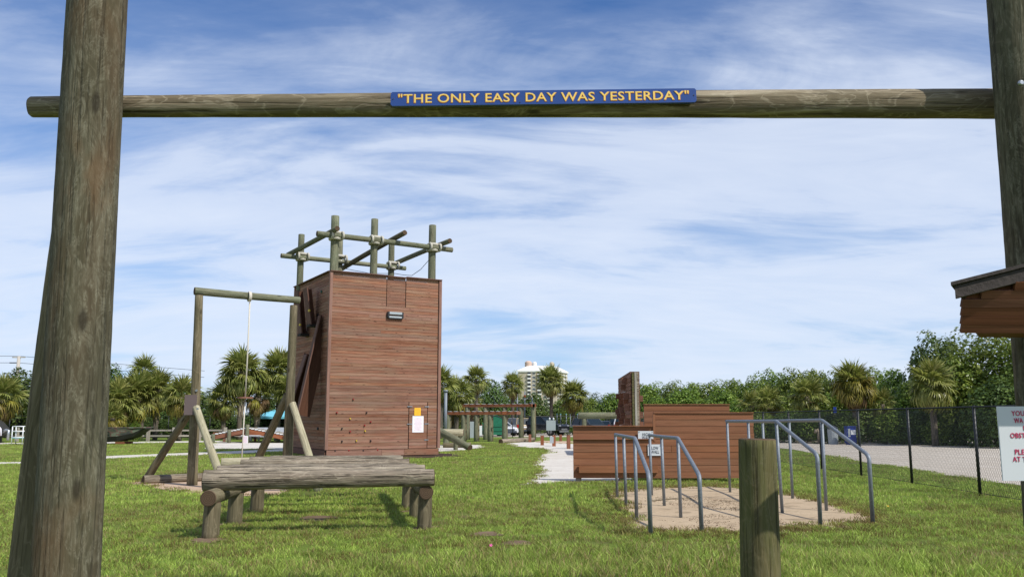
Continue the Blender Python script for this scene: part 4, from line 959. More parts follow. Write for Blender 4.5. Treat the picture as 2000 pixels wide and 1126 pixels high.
n_right=[(1250,752,80,96),(1335,760,90,84),(1415,758,90,80),(1490,748,90,74),(1570,745,90,70),(1650,748,90,66),(1275,748,70,92),(1315,745,66,90),(1355,748,66,88),(1392,744,70,86),(1432,742,66,84),(1470,733,70,80),(1510,724,80,76),(1550,722,80,73),(1592,724,80,70),(1635,728,80,68),(1700,722,90,68),(1745,722,80,64),(1785,740,90,60),(1290,775,80,84),(1380,778,80,80),(1450,780,80,74),(1530,775,90,70),(1610,778,90,66),(1700,775,90,62),(1760,775,90,60)]
for i,(px,py,wp,Y) in enumerate(n_right):
    bt(px,py,wp,Y,'A','glossy green sea grape tree in the hedge row beyond the road, %s of the row'%ORD[i],name='sea_grape_tree',group='sea grape hedge beyond the road')
bt(1825,652,118,62,'B','dark rounded tree top rising above the hedge left of the kiosk',nl=4)
bt(1935,640,250,56,'E','huge sea grape tree filling the view below the kiosk hood',name='sea_grape_tree')
bt(2060,630,230,52,'E','huge sea grape tree cut off by the right edge',name='sea_grape_tree')
bt(1870,700,130,55,'A','sea grape tree at the left foot of the huge one',name='sea_grape_tree'); bt(1965,735,160,50,'B','dark sea grape shrub under the warning sign hood',name='sea_grape_tree')
# --- understorey shrubs
def shrub(px,pyt,wpx,Y,kind,label,group=None): 
    c=P(px,pyt,Y); th=thing('shrub',label,'shrub',(c.x,Y,0),0,group); o=mobj('foliage',vr.choice(CR[kind]),th,(0,0,c.z*.5),(0,0,vr.random()*6.28)); o.scale=(wpx/F*Y/2,wpx/F*Y/2,max(.4,c.z*.5)); return th
shrub(264,822,30,63,'C','bright green shrub behind the boat bow')
shrub(1112,832,52,90,'C','bright green shrub behind the grey sign panel'); shrub(1090,838,30,88,'C','small bright shrub left of the grey sign panel')
shrub(897,832,26,84,'C','bright shrub right of the tall galvanised pole'); shrub(916,838,20,84,'C','small bright shrub behind the overhead ladder')
shrub(60,838,26,66,'C','small green shrub seen through the metal ladder frame')
for i,px in enumerate((1490,1540,1590,1640,1740,1790,1840,1890,1945,2000)):
    shrub(px,805-3*(i%3),80,62-1.6*i*.75,'B' if i%2 else 'A','understorey shrub along the far kerb of the road, %s from the left'%ORD[i],'understorey shrubs by the road')
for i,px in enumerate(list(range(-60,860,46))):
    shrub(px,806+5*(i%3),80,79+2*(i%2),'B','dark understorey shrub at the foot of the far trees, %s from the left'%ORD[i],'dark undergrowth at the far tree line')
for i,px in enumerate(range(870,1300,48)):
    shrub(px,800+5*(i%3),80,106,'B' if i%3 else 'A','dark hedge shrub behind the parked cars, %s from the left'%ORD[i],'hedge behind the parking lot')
for i,px in enumerate(range(1280,1480,40)):
    shrub(px,800,80,84,'B','dark shrub behind the plank walls, %s from the left'%ORD[i],'shrubs behind the plank walls')
# little flowers in the lawn
for (px,py,c,lab) in ((959,1081,'flower_pink','tiny pink flower alone in the foreground grass'),(1735,999,'hold_yellow','tiny yellow flower near the taller bars')):
    q=G(px,py); th=thing('flower',lab,'flower',q); s=MB()
    for k in range(5): 
        a=k*1.257; s.v+=[Vector((0,0,.0)),Vector((math.cos(a-.5)*.03,math.sin(a-.5)*.03,.012)),Vector((math.cos(a)*.042,math.sin(a)*.042,.008)),Vector((math.cos(a+.5)*.03,math.sin(a+.5)*.03,.012))]; s.f.append([4*k,4*k+1,4*k+2,4*k+3]); s.m.append(0)
    if c not in M: M[c]=plain(c,(.75,.12,.35),.6)
    o=mobj('petals',s.mesh('petals',M[c]),th,(0,0,.10)); o.rotation_euler=(.8,0,0); o.scale=(.55,.55,.55); s=MB(); s.tube([(0,0,0),(0,.01,.1)],.004,5); mobj('stem',s.mesh('stem',M['blade']),th)
# ================================================================== FAR THINGS
# --- apartment building
BY=620; bx0=P(1012,760,BY).x; bx1=P(1086,760,BY).x; bz=P(1040,724,BY).z
bd=thing('apartment_building','beige high-rise apartment building with white hip roof far beyond the palms','building',((bx0+bx1)/2,BY,0)); ob=Vector(bd.location)
ang=math.radians(-6); sd=Vector((math.sin(math.radians(38)),math.cos(math.radians(38)),0)) # right face runs back
A=Vector((bx0,BY+2,0)); B=Vector((bx1,BY-1,0)); L2=38; Cc=B+Vector((9.6,24,0))*1.0; D=A+(Cc-B)
s=MB(); s.v=[A,B,Cc,D]+[v+Vector((0,0,bz)) for v in (A,B,Cc,D)]; s.f=[[0,1,5,4],[1,2,6,5],[2,3,7,6],[3,0,4,7]]; s.m=[0,0,0,0]; mobj('wall',s.mesh('wall',M['stucco'],off=ob),bd)
ctr=(A+Cc)/2; s=MB(); o_=1.05; rim=[ctr+(v-ctr)*o_ for v in (A,B,Cc,D)]; mid=[ctr+(v-ctr)*.62 for v in (A,B,Cc,D)]
s.v=[v+Vector((0,0,bz-.6)) for v in rim]+[v+Vector((0,0,bz+.4)) for v in rim]+[v+Vector((0,0,bz+4.0)) for v in mid]
s.f=[[0,1,5,4],[1,2,6,5],[2,3,7,6],[3,0,4,7],[4,5,9,8],[5,6,10,9],[6,7,11,10],[7,4,8,11],[8,9,10,11],[3,2,1,0]]; s.m=[0]*10; rf_=mobj('roof',s.mesh('roof',M['bwhite'],off=ob),bd)
for px,w_,z0,h,m in ((1032,4.6,3,4.6,'roofpink'),(1044,3.0,3,4.0,'bwhite'),(1078,3.0,2.5,4.4,'stucco')): 
    c=P(px,720,BY+8); s=MB(); s.tube([(0,0,0),(0,0,h*.8),(0,0,h)],[w_*.55,w_*.55,w_*.3],12); mobj('penthouse',s.mesh('penthouse',M[m]),rf_,Vector((c.x,c.y,bz+z0))-ob)
fl=2.77; wbx=lambda px: bx0+(px-1012)/(1086-1012)*(bx1-bx0)
for k in range(13):
    z=bz-1.6-k*fl
    if z<2: break
    for px,kind,w_ in ((1033.5,'b',2.4),(1042.5,'w',1.7),(1053.5,'b',2.9),(1064,'w',1.5),(1073,'b',3.0)):
        x=wbx(px); yy=BY+2-3*(x-bx0)/(bx1-bx0)
        if kind=='w':
            f=boxo('window',(x,yy-.1,z),(w_+.4,.1,1.9),M['bwhite'],bd)
            for q in (-1,1): 
                s=MB(); s.quadbox((q*w_*.26,-.08,0),(w_*.44,.06,1.5)); mobj('pane',s.mesh('pane',M['glass']),f)
        else:
            f=boxo('balcony',(x,yy-.7,z-.9),(w_,1.3,1.0),M['bwhite'],bd); s=MB(); s.quadbox((0,.62,1.15),(w_*.92,.1,1.4)); mobj('pane',s.mesh('pane',M['glass']),f)
    for q in (.14,.36,.58,.80):
        p=B.lerp(Cc,q); dn=(Cc-B).normalized(); nn=Vector((dn.y,-dn.x,0)); rz=math.atan2(dn.y,dn.x)
        c=p+nn*.5; f=boxo('balcony',(c.x,c.y,z-.9),(3.2,1.2,1.0),M['bwhite'],bd,rz=rz); s=MB(); s.quadbox((0,.5,1.15),(2.6,.12,1.3)); mobj('pane',s.mesh('pane',M['glass']),f)
for px in (1049,1058.5): board('pilaster',(wbx(px),BY+.7,0),(wbx(px),BY+.7,bz-.7),1.0,.6,M['stucco2'],bd,up=(1,0,0))
# --- utility pole
up=thing('utility_pole','distant concrete utility pole with crossarm and wires above the left trees','utility pole',(P(35,720,150).x,150,0))
zt=P(35,695,150).z; x=up.location.x; tubeo('shaft',[(x,150,0),(x,150,zt)],.28,M['concrete'],up,8)
boxo('crossarm',(x,150,zt-.2),(2.2,.2,.18),M['concrete'],up); boxo('crossarm',(x-.7,150,P(0,708,150).z),(1.6,.2,.16),M['dark'],up)
for py in (695,708): tubeo('wire',[(x-60,140,P(0,py,150).z+1),(x-25,145,P(0,py,150).z-.2),(x,150,P(0,py,150).z),(x+30,156,P(0,py,150).z-2.2)],.035,M['ink'],up,4)
# --- vehicles
def car(label,x,y,rz,kind,paint,group='vehicles in the parking lot'):
    th=thing('parked_'+('pickup' if kind=='pickup' else 'car'),label,'pickup truck' if kind=='pickup' else 'car',(x,y,0),rz,group)
    P_={'suv':dict(L=4.7,W=1.86,wr=.36,body=[(-2.33,.42),(-2.35,.95),(-2.28,1.08),(1.15,1.08),(2.1,.98),(2.33,.78),(2.34,.4)],gl=[(-2.2,1.07),(-1.95,1.66),(.35,1.68),(1.2,1.07)],roof=[(-1.98,1.64),(-1.9,1.72),(.2,1.74),(.38,1.66)]),
        'sedan':dict(L=4.6,W=1.8,wr=.32,body=[(-2.28,.36),(-2.3,.8),(-2.15,.98),(1.0,.96),(2.0,.82),(2.27,.62),(2.28,.34)],gl=[(-1.9,.95),(-1.2,1.40),(.1,1.42),(1.05,.94)],roof=[(-1.25,1.385),(-1.1,1.44),(0,1.455),(.15,1.40)]),
        'pickup':dict(L=5.7,W=1.98,wr=.42,body=[(-2.85,.55),(-2.87,1.15),(-.9,1.17),(1.3,1.2),(2.7,1.12),(2.86,.95),(2.86,.5)],gl=[(-1.0,1.16),(-.85,1.82),(.6,1.84),(1.4,1.19)],roof=[(-.9,1.80),(-.8,1.9),(.5,1.92),(.66,1.82)])}[kind]
    hw=P_['W']/2
    def loft(prof,w0,w1,zsplit):
        s=MB(); n=len(prof)
        for sx in (-1,1):
            for (a,b) in prof: s.v.append(Vector((a,sx*(w0 if b<zsplit else w1),b)))
        s.f.append([i for i in range(n)]); s.m.append(0); s.f.append([n+i for i in range(n)][::-1]); s.m.append(0)
        for i in range(n): s.f.append([(i+1)%n,i,n+i,n+(i+1)%n]); s.m.append(0)
        return s
    me=loft(P_['body'],hw,hw*.97,.9).mesh('body',M[paint]); b=mobj('body',me,th); bv=b.modifiers.new('bevel','BEVEL'); bv.width=.07; bv.segments=3; bv.limit_method='ANGLE'
    zg=P_['gl'][0][1]+.2; me=loft(P_['gl'],hw*.93,hw*.76,zg).mesh('windows',M['carglass']); mobj('windows',me,th)
    me=loft(P_['roof'],hw*.77,hw*.72,P_['roof'][1][1]).mesh('roof',M[paint]); mobj('roof',me,th)
    g=P_['gl']
    for sy in (-1,1):
        for (p,q) in ((g[0],g[1]),(g[2],g[3])): 
            s=MB(); s.tube([(p[0],sy*hw*.93,p[1]),(q[0],sy*hw*.76,q[1])] if p[1]<q[1] else [(p[0],sy*hw*.76,p[1]),(q[0],sy*hw*.93,q[1])],.05,5); mobj('pillar',s.mesh('pillar',M[paint]),th)
        mx=(g[1][0]+g[2][0])/2; s=MB(); s.tube([(mx,sy*hw*.95,g[0][1]),(mx,sy*hw*.78,g[1][1])],.045,5); mobj('pillar',s.mesh('pillar',M[paint]),th)
        for wx in (-P_['L']*.29,P_['L']*.32):
            r=P_['wr']; s=MB(); s.tube([(wx,sy*(hw-.2),r),(wx,sy*(hw+.01),r)],r,20); o=mobj('wheel',s.mesh('wheel',M['tyre']),th); s=MB(); s.tube([(wx,sy*(hw),r),(wx,sy*(hw+.025),r)],r*.62,12); mobj('rim',s.mesh('rim',M['rim']),o)
        zf=P_['body'][5][1]; s=MB(); s.quadbox((P_['L']/2-.06,sy*hw*.72,zf-.02),(.1,.36,.14)); mobj('headlight',s.mesh('headlight',M['lampw']),th)
        s=MB(); s.quadbox((-P_['L']/2+.02,sy*hw*.82,.92),(.08,.2,.3)); mobj('tail_light',s.mesh('tail_light',M['lampred']),th)
    s=MB(); s.quadbox((P_['L']/2-.02,0,.62),(.08,hw*1.0,.16)); mobj('grille',s.mesh('grille',M['steel'] if kind=='pickup' else M['ink']),th)
    s=MB(); s.quadbox((P_['L']/2-.02,0,.42),(.1,hw*1.5,.16)); s.quadbox((-P_['L']/2+.02,0,.5),(.1,hw*1.7,.16)); mobj('bumper',s.mesh('bumper',M['steel'] if kind=='pickup' else M['ink']),th)
    s=MB(); s.quadbox((-P_['L']/2-.0,0,.82),(.06,.4,.15)); mobj('number_plate',s.mesh('number_plate',M['white']),th); return th
R2=math.radians
def cx(px,Y): return P(px,818,Y).x
car('white sedan nose showing between the overhead ladder posts',cx(975,84),85.5,R2(-62),'sedan','carwhite')
car('tan sport utility vehicle seen from behind between two ladder posts',cx(1008,89),90,R2(112),'suv','cartan')
car('black pickup truck with chrome grille beside the grey sign panel',cx(1056,88),88,R2(-38),'pickup','carblack')
car('dark slate SUV parked behind the horizontal log',cx(1155,88),89,R2(-62),'suv','carslate')
car('dark sedan behind the horizontal log, right of the slate SUV',cx(1182,88),90,R2(80),'sedan','carslate')
car('dark SUV rear end left of the white one behind the peg wall',cx(1202,92),94,R2(95),'suv','carblack')
car('white SUV rear end showing just left of the peg wall',cx(1219,90),92,R2(85),'suv','carwhite')
car('silver car glimpsed between peg wall and plank wall',cx(1253,90),92,R2(80),'suv','carsilver')
car('white car hidden in the trees right of the gateway pole',cx(232,86),86,R2(5),'sedan','carwhite')
# --- overhead ladders
def ladder(label,pxs,ytop,l,r,Y,dY,zfac=0,gap=.9,ph=.19):
    th=thing('overhead_ladder',label,'monkey bars',(cx(l,Y),Y,0),0,'overhead ladders on log posts')
    z0=P(r,ytop,Y).z; xl=cx(l,Y); xr=cx(r,Y)
    for o_ in (0,gap): board('side_beam',(xl,Y+o_+dY,z0),(xr,Y+o_,z0),.22,.09,M['bridgeboard'],th)
    n=12
    for i in range(n):
        f=(i+.5)/n; x=xl+(xr-xl)*f; y=Y+dY*(1-f); tubeo('rung',[(x,y,z0+.13),(x,y+gap,z0+.13)],.03,M['galv'],th,6)
        boxo('rung_cap',(x,y,z0+.125),(.3,.14,.02),M['signwhite'],th)
    for px in pxs:
        f=(cx(px,Y)-xl)/(xr-xl); yy=Y+dY*(1-f); 
        for o_ in (-.12,): x=cx(px,yy); log('post',(x,yy+.14,0),(x,yy+.14,z0+.1),.175,.15,M['green_log'],th,n=12,segs=4)
        x=cx(px,yy+gap); log('post',(x+.1,yy+gap+.12,0),(x+.1,yy+gap+.12,z0+.1),.15,.14,M['brown_log'],th,n=12,segs=4)
    for px in (pxs[-1],r-2): 
        x=cx(px,Y); boxo('beam_end',(x,Y-.07,z0),(.28,.05,.24),M['redwood'],th)
ladder('lower overhead ladder of brown beams on log posts, right of the tower',[875,905,930,957,985],806,870,1015,63,1.5)
ladder('higher overhead ladder of brown beams on log posts, behind the lower one',[912,948,985,1017,1041],791,902,1046,68,1.5,gap=1.0)
gpole=thing('steel_pole','tall slim galvanised pole standing just right of the tower','pole',(cx(870,60),60,0)); tubeo('shaft',[(cx(870,60),60,0),(cx(870,60),60,P(870,762,60).z)],.11,M['galv'],gpole,10); tubeo('collar',[(cx(870,60),60,P(870,765,60).z),(cx(870,60),60,P(870,761,60).z)],.16,M['galv'],gpole,10)
# log hurdles right of the tower
lh=thing('log_hurdle','low table-like hurdle of pale logs right of the tower','hurdle',(cx(885,54),54,0))
q0=P(852,840,54); q1=P(905,842,54); log('log',(q0.x,54,q0.z-.1),(q1.x,54,q0.z-.12),.2,.2,M['pale_log'],lh); log('log',(q0.x,54.4,q0.z-.1),(q1.x,54.4,q0.z-.12),.2,.2,M['pale_log'],lh)
for px in (872,900): log('post',(cx(px,54.2),54.2,0),(cx(px,54.2),54.2,q0.z-.25),.2,.18,M['green_log'],lh)
rl_=thing('ramp_log','long inclined log sloping down to the right behind the tower','log',(cx(918,45),45,0))
a=P(848,836,47.5); b=P(918,874,45.5); b.z=.14; log('log',a,b,.2,.17,M['green_log'],rl_); log('support',(cx(890,46.6),46.8,.0),(cx(890,46.6),46.8,.75),.12,.11,M['green_log'],rl_)
fl_=thing('ground_log','dark log lying on the sand behind the inclined log','log',(cx(890,49),49,0)); log('log',(cx(866,50),50,.14),(cx(920,50),50,.16),.15,.15,M['brown_log'],fl_)
kb=thing('edging_log','grey log edging laid on the grass in front of the ladders','log',(cx(1010,60),60,0)); log('log',(cx(978,59),59,.12),(cx(1042,64),64,.14),.17,.15,M['weather_log'],kb)
# --- signs and bins beyond the fence
gs=thing('sign_panel','blank grey sign panel on the black fence near the path','sign',(cx(1076,77.3),77.3,0)); boxo('panel',(cx(1076,77.3),77.3,P(1076,830,77.3).z),(.82,.04,.88),M['greypanel'],gs)
for px in (1073.5,1081): s=MB(); s.tube([(0,0,-.12),(0,0,.1),(0,0,.14)],[.055,.07,.04],8); mobj('post_cap',s.mesh('post_cap',M['white'],True),gs,rel((cx(px,77.4),77.4,P(1076,818,77.3).z),gs))
def dump(label,px,Y,w_,h,rz=0,m='dumpster'):
    th=thing('dumpster',label,'dumpster',(cx(px,Y),Y,0),rz); s=MB()
    s.prism([(-w_/2,.15),(w_/2,.15),(w_/2+.12,h*.72),(w_*.1,h),(-w_/2-.1,h*.62)],(Vector((0,0,0)),(1,0,0),(0,0,1)),(-.9,.9),(0,1,0)); mobj('body',s.mesh('body',M[m]),th)
    s=MB(); 
    for z in (.55,.95): s.quadbox((0,-.93,z),(w_+.02,.06,.08))
    mobj('rib',s.mesh('rib',M[m]),th)
    s=MB(); s.quadbox((w_*.28,0,h*.88),(w_*.55,1.86,.05),Euler((0,.35,0)).to_matrix()); mobj('lid',s.mesh('lid',M['ink']),th)
dump('green slanted dumpster behind the ladder posts',966,84,2.1,2.0); dump('dark green dumpster left of the slanted one',948,85,1.8,1.2)
for px,py,w_,h,lab in ((946,831,.95,1.7,'left of the pair of pale panels near the dumpsters'),):
    pass
for px,l in ((923,'large pale panel sign half hidden by a ladder post'),(938,'tall pale panel sign right of the larger panel'),(952,'narrow pale panel sign next to the green dumpster')):
    q=P(px,836,80); w_={923:1.15,938:.55,952:.42}[px]; h={923:1.55,938:.85,952:.85}[px]; th=thing('panel_sign',l,'sign',(q.x,76.8,0)); boxo('panel',(q.x,76.8,q.z-.15),(w_,.05,h),M['greypanel'] if px==923 else M['white'],th); board('leg',(q.x,76.85,0),(q.x,76.85,q.z-.1),.07,.05,M['greywood'],th,up=(1,0,0))
# bollards
for px,py,h,l in ((1035,863,.52,'farthest left square red bollard beside the grass edge'),(1059,869,.57,'second square red bollard on the sandy patch'),(1082,871,.62,'square red bollard carrying a small grey plaque'),(1095,861,.46,'short square red bollard at the far fence post'),(1110.5,876,.72,'nearest square red bollard, just left of the plank wall')):
    q=G(px,py); th=thing('bollard',l,'bollard',q,.3,'square red bollards'); Yb=q.y; board('post',(q.x,q.y,0),(q.x,q.y,h),.2,.2,M['redwood'],th,up=(0,1,0)); boxo('cap',(q.x,q.y,h+.012),(.17,.17,.024),M['redwood'],th,rz=.3)
    if px==1082: boxo('plaque',(q.x-.14,q.y-.18,h*.62),(.22,.03,.38),M['greypanel'],th)
# metal masts behind
for px,pt,l in ((1010.5,772,'thin mast with blue crossarm above the ladders, leftmost of three'),(1025,764,'tallest thin mast carrying an orange box'),(1039.5,776,'thin mast with blue crossarm, rightmost of three')):
    th=thing('light_mast',l,'mast',(cx(px,96),96,0)); z=P(px,pt,96).z; x=cx(px,96); tubeo('shaft',[(x,96,0),(x,96,z)],.07,M['galv'],th,6); boxo('crossarm',(x,96,P(px,pt+10 if px!=1025 else pt+14,96).z),(.6,.06,.08),M['steel'],th)
    if px==1025: boxo('sensor_box',(x,95.9,P(px,773,96).z),(.26,.2,.24),M['redwood'],th)
for k,px in enumerate((1088,1095,1106,1114,1128)):
    th=thing('fence_picket_pole','slim pale pole in front of the far shrubs, %s of five'%ORD[k],'pole',(cx(px,96),96,0),0,'slim poles behind the lot'); x=cx(px,96); tubeo('shaft',[(x,96,0),(x,96,P(px,808,96).z)],.05,M['galv'],th,6); boxo('cap',(x,96,P(px,808,96).z),(.12,.12,.06),M['cyan'],th)
# awnings
def awning(label,l,r,yt,yb,Y):
    th=thing('awning_tent',label,'canopy',(cx((l+r)/2,Y),Y,0)); zt=P(l,yt,Y+3).z; zb=P(l,yb,Y).z; xl,xr=cx(l,Y),cx(r,Y); s=MB(); k=1.0
    s.v=[Vector(v)-Vector(th.location) for v in ((xl,Y,zb),(xr,Y,zb),(xr-k,Y+3,zt),(xl+k,Y+3,zt),(xr,Y+6,zb),(xl,Y+6,zb),(xl,Y,zb-.18),(xr,Y,zb-.18),(xr,Y+6,zb-.18),(xl,Y+6,zb-.18))]
    s.f=[[0,1,2,3],[1,4,2],[4,5,3,2],[5,0,3],[6,7,1,0],[7,8,4,1],[8,9,5,4],[9,6,0,5]]; s.m=[0]*8; mobj('canvas',s.mesh('canvas',M['cyan']),th)
    for x in (xl+.1,(xl+xr)/2,xr-.1):
        for y in (Y+.1,Y+5.9): tubeo('pole',[(x,y,0),(x,y,zb-.02)],.05,M['galv'],th,6)
awning('bright cyan canvas canopy behind the rope frame',496,580,798,813,76); awning('cyan canopy edge visible right of the tower',840,864,800,812,80); awning('small cyan canopy behind the tall pole',864,880,802,812,84)
# --- wooden rail fence (left)
rl=thing('rail_fence','low grey wooden post-and-rail fence across the far left lawn','fence',(cx(300,66),66,0)); x0=cx(-60,64.5); x1=cx(640,67); 
for k in range(15):
    f=k/14; x=x0+(x1-x0)*f; y=64+2.5*f; board('post',(x,y,0),(x,y,1.0),.22,.2,M['greywood'],rl,up=(0,1,0))
    if k<14:
        x2=x0+(x1-x0)*(k+1)/14; y2=64+2.5*(k+1)/14
        for z in (.38,.78): board('rail',(x+.08,y+.13,z),(x2-.02,y2+.13,z),.12,.06,M['greywood'],rl)
for k,px in enumerate((410,440,470)):
    pass
# --- boat
bt_=thing('landing_boat','camouflage painted flat-bottomed boat with raked bow resting on the lawn','boat',(cx(200,57),57,0)); 
bxr=cx(278,56); bxl=cx(130,58); s=MB(); hl=[]
st=[(0,.0,1.02,.95),(.5,.0,1.0,.95),(.72,.08,1.0,.9),(.88,.36,1.03,.75),(1.0,.86,1.06,.62)]
for f,zk,zg,hw in st:
    x=bxl+(bxr-bxl)*f; s.v+=[Vector((x,57-hw*.8,zk+.12)),Vector((x,57-hw,zk+.12+(zg-zk)*.35)),Vector((x,57-hw,zg)),Vector((x,57+hw,zg)),Vector((x,57+hw,zk+.12+(zg-zk)*.35)),Vector((x,57+hw*.8,zk+.12))]
for i in range(4):
    for k in range(6):
        if k==2: continue
        s.f.append([i*6+k,(i+1)*6+k,(i+1)*6+(k+1)%6,i*6+(k+1)%6]); s.m.append(1 if k in (5,0) else 0)
s.f.append([0,1,2,3,4,5]); s.m.append(0); s.f.append([29,28,27,26,25,24]); s.m.append(1); mobj('hull',s.mesh('hull',[M['camo'],M['hulldark']],off=Vector(bt_.location)),bt_)
for z in (.5,.68,.86): board('strake',(bxl,55.99,z),(bxl+(bxr-bxl)*.66,55.99,z+.02),.05,.06,M['camo'],bt_)
for sy in (-1,1): tubeo('gunwale',[(bxl,57+sy*.97,1.03),(bxl+(bxr-bxl)*.9,57+sy*.78,1.05),(bxr+.1,57+sy*.64,1.08)],.05,M['camo'],bt_,6)
boxo('seat',(bxl+2.6,57,.85),(.5,1.6,.08),M['camo'],bt_); boxo('cradle',(bxr-1.5,57,.09),(.5,1.5,.18),M['bridgeboard'],bt_); boxo('cradle',(bxl+1.0,57,.06),(.6,1.6,.12),M['bridgeboard'],bt_)
# second craft, cut off at left edge
b2=thing('beached_craft','dark hull with red and cream stripe cut off by the left edge of the frame','boat',(cx(0,60),60,0)); s=MB(); xr_=cx(11,60)
s.prism([(-3,.35),(0-.4,.35),(.05,.6),(0,.95),(-.45,1.4),(-.8,1.6),(-3,1.7)],(Vector((xr_,59.4,0)),(1,0,0),(0,0,1)),(0,1.2),(0,1,0)); mobj('hull',s.mesh('hull',M['hulldark'],off=Vector(b2.location)),b2)
for o_,m in ((.0,'redwood'),(.07,'paper')): tubeo('stripe',[(xr_+.08+o_,59.36,.5),(xr_+.03+o_,59.36,.95),(xr_-.42+o_,59.36,1.42),(xr_-.78+o_,59.36,1.62)],.05,M[m],b2,6)
for x in (xr_-.3,xr_-2): board('stand_leg',(x,60,0),(x,60,.45),.12,.3,M['black'],b2,up=(1,0,0))
tubeo('outdrive',[(xr_-.2,59.6,.6),(xr_+.35,59.6,.9),(xr_+.5,59.6,.85),(xr_+.5,59.6,.2)],.09,M['steel'],b2,8)
# metal ladder frame
mf=thing('metal_frame_ladder','pale aluminium frame ladder standing on the grass beside the gateway pole','ladder',(cx(36,56),56,0)); 
xa_,xb_=cx(26,56),cx(47,56); zt=P(36,832,56).z
for x in (xa_,xb_): tubeo('rail',[(x,56,0),(x,56,zt)],.035,M['white'],mf,6); tubeo('rail',[(x-.12,56.7,0),(x-.06,56.5,zt)],.03,M['white'],mf,6)
for z in (zt,zt*.73,zt*.4): tubeo('crossbar',[(xa_,56,z),(xb_,56,z)],.035,M['white'],mf,6); tubeo('crossbar',[(xa_-.08,56.5,z),(xb_-.08,56.5,z)],.03,M['white'],mf,6)
boxo('platform',((xa_+xb_)/2,56.25,zt*.38),(xb_-xa_,.55,.05),M['cyan'],mf)
# --- arched plank bridge
br_=thing('arched_bridge','arched brown plank bridge on short log posts beyond the rope swing','bridge',(cx(485,60),60,0))
def bz_(px): 
    pts=[(418,848),(484,835),(560,849),(600,856)]
    for (a,ya),(b,yb) in zip(pts[:-1],pts[1:]):
        if a<=px<=b: return ya+(yb-ya)*(px-a)/(b-a)
    return 856
pxs=list(range(418,600,7))
for i,px in enumerate(pxs):
    z=P(px,bz_(px),60).z; x=cx(px,60); boxo('tread',(x,60.7,z),(.26,1.5,.07),M['greywood'] if i%1==0 else M['white'],br_); boxo('tread_edge',(x,59.94,z+.01),(.2,.02,.07),M['white'],br_)
for a,b in ((418,484),(484,560),(560,599)):
    for yy in (60.0,61.4): board('stringer',(cx(a,60),yy,P(a,bz_(a),60).z-.2),(cx(b,60),yy,P(b,bz_(b),60).z-.2),.26,.09,M['bridgeboard'],br_)
for px,h in ((418,.0),(449,.1),(484,.3),(524,.0),(560,.1),(532,0)):
    yy=59.85 if px!=532 else 61.6; log('post',(cx(px,59.85),yy,0),(cx(px,59.85),yy,P(px,bz_(px),60).z+.05+h*.6),.14,.13,M['green_log'],br_,n=10,segs=3)
boxo('sign_panel',P(479,858,59.6),(.36,.03,.52),M['white'],br_)
s=MB(); 
for k in range(6): s.quadbox((0,-.02,.2-.075*k),(.26,.01,.03))
mobj('printed_lines',s.mesh('printed_lines',M['pink']),br_,rel(P(479,858,59.6),br_))
rm=thing('slatted_ramp','pale grey slatted ramp beside the arched bridge','ramp',(cx(560,63),63,0))
for k in range(9):
    f=k/8; za=P(560,835,66).z; zb_=P(560,852,62).z; z=za+(zb_-za)*f; boxo('slat',(cx(556,64),66-4*f,z),(5.2,.46,.05),M['greypanel'] if False else M['signwhite'],rm)
for x in (-1,1): board('support',(cx(556,64)+x*2.4,66,0),(cx(556,64)+x*2.4,66,P(560,835,66).z),.12,.12,M['greywood'],rm,up=(0,1,0))
kb2=thing('red_kerb','low red edging board behind the arched bridge','kerb',(cx(500,62.5),62.5,0)); board('board',(cx(418,62.5),62.5,.55),(cx(640,62.5),62.5,.55),.26,.1,M['redwood'],kb2)
for px in (440,500,560,620): board('leg',(cx(px,62.6),62.6,0),(cx(px,62.6),62.6,.45),.15,.1,M['redwood'],kb2,up=(1,0,0))
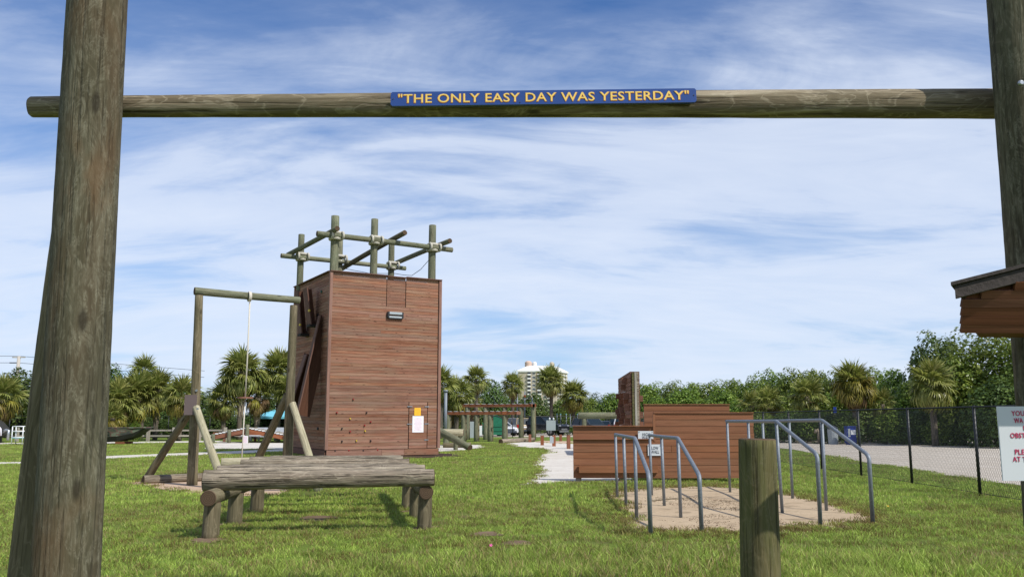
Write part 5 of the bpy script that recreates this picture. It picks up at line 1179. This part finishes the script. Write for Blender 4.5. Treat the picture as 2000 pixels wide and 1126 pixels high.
# --- right: street furniture beyond the road
def sgn(label,px,pyt,pyb,Y,wpx,m,hh):
    th=thing('road_sign',label,'sign',(cx(px,Y),Y,0)); x=cx(px,Y); zt=P(px,pyt,Y).z; board('leg',(x,Y,0),(x,Y,zt),.07,.06,M['greywood'],th,up=(0,1,0)); boxo('panel',(x,Y-.06,zt-hh/2+.1),(wpx/F*Y,.03,hh),M[m],th)
sgn('blue road sign on thin post above the fence rail, left one',1578,798,0,63,6,'bluebox',.5); sgn('blue road sign on thin post above the fence rail, right one',1631,797,0,62,6,'bluebox',.4); sgn('small white sign low beyond the road',1550,823,0,64,5,'signwhite',.28)
nbx=thing('news_box','blue newspaper vending box with white card beyond the chain-link fence','news box',(cx(1659,56),56,0)); x=cx(1659,56)
boxo('cabinet',(x,56,.62),(.56,.5,1.0),M['bluebox'],nbx); boxo('pedestal',(x,56,.06),(.46,.42,.12),M['bluebox'],nbx); boxo('window',(x-.16,55.74,.75),(.14,.03,.5),M['greypanel'],nbx); boxo('card',(x+.1,55.735,.78),(.3,.02,.28),M['white'],nbx); boxo('hood',(x,55.98,1.14),(.58,.54,.06),M['bluebox'],nbx)
me=text_mesh('FREE',.24,.08,.004,.01); me.materials.append(M['ink']); me=None
rb_=thing('refuse_bin','grey litter bin behind the chain-link fence posts','bin',(cx(1625,57),57,0)); x=cx(1622,57); s=MB(); s.tube([(0,0,0),(0,0,.95),(0,0,1.0)],[.3,.34,.3],12); mobj('drum',s.mesh('drum',M['greypanel']),rb_); s=MB(); s.tube([(0,0,1.0),(0,0,1.05),(0,0,1.2)],[.36,.36,.1],12); mobj('lid',s.mesh('lid',M['ink']),rb_)
hy=thing('hydrant_post','weathered pale post with curled top beside the bin','post',(cx(1597,58),58,0)); x=cx(1597,58); tubeo('shaft',[(x,58,0),(x,58,.75),(x-.05,58,.95),(x-.18,58,.92),(x-.2,58,.7)],.09,M['boot'],hy,8); tubeo('shaft',[(x+.25,58,0),(x+.25,58,.5)],.09,M['boot'],hy,8)
blk=thing('utility_shed','low grey block shed in the shade behind the news box','shed',(cx(1655,68),68,0)); boxo('wall',(cx(1650,68),68,1.0),(3.0,2,1.9),M['concrete'],blk); boxo('roof',(cx(1650,68),68,2.0),(3.3,2.3,.12),M['greywood'],blk)
# drop unused generator leftovers
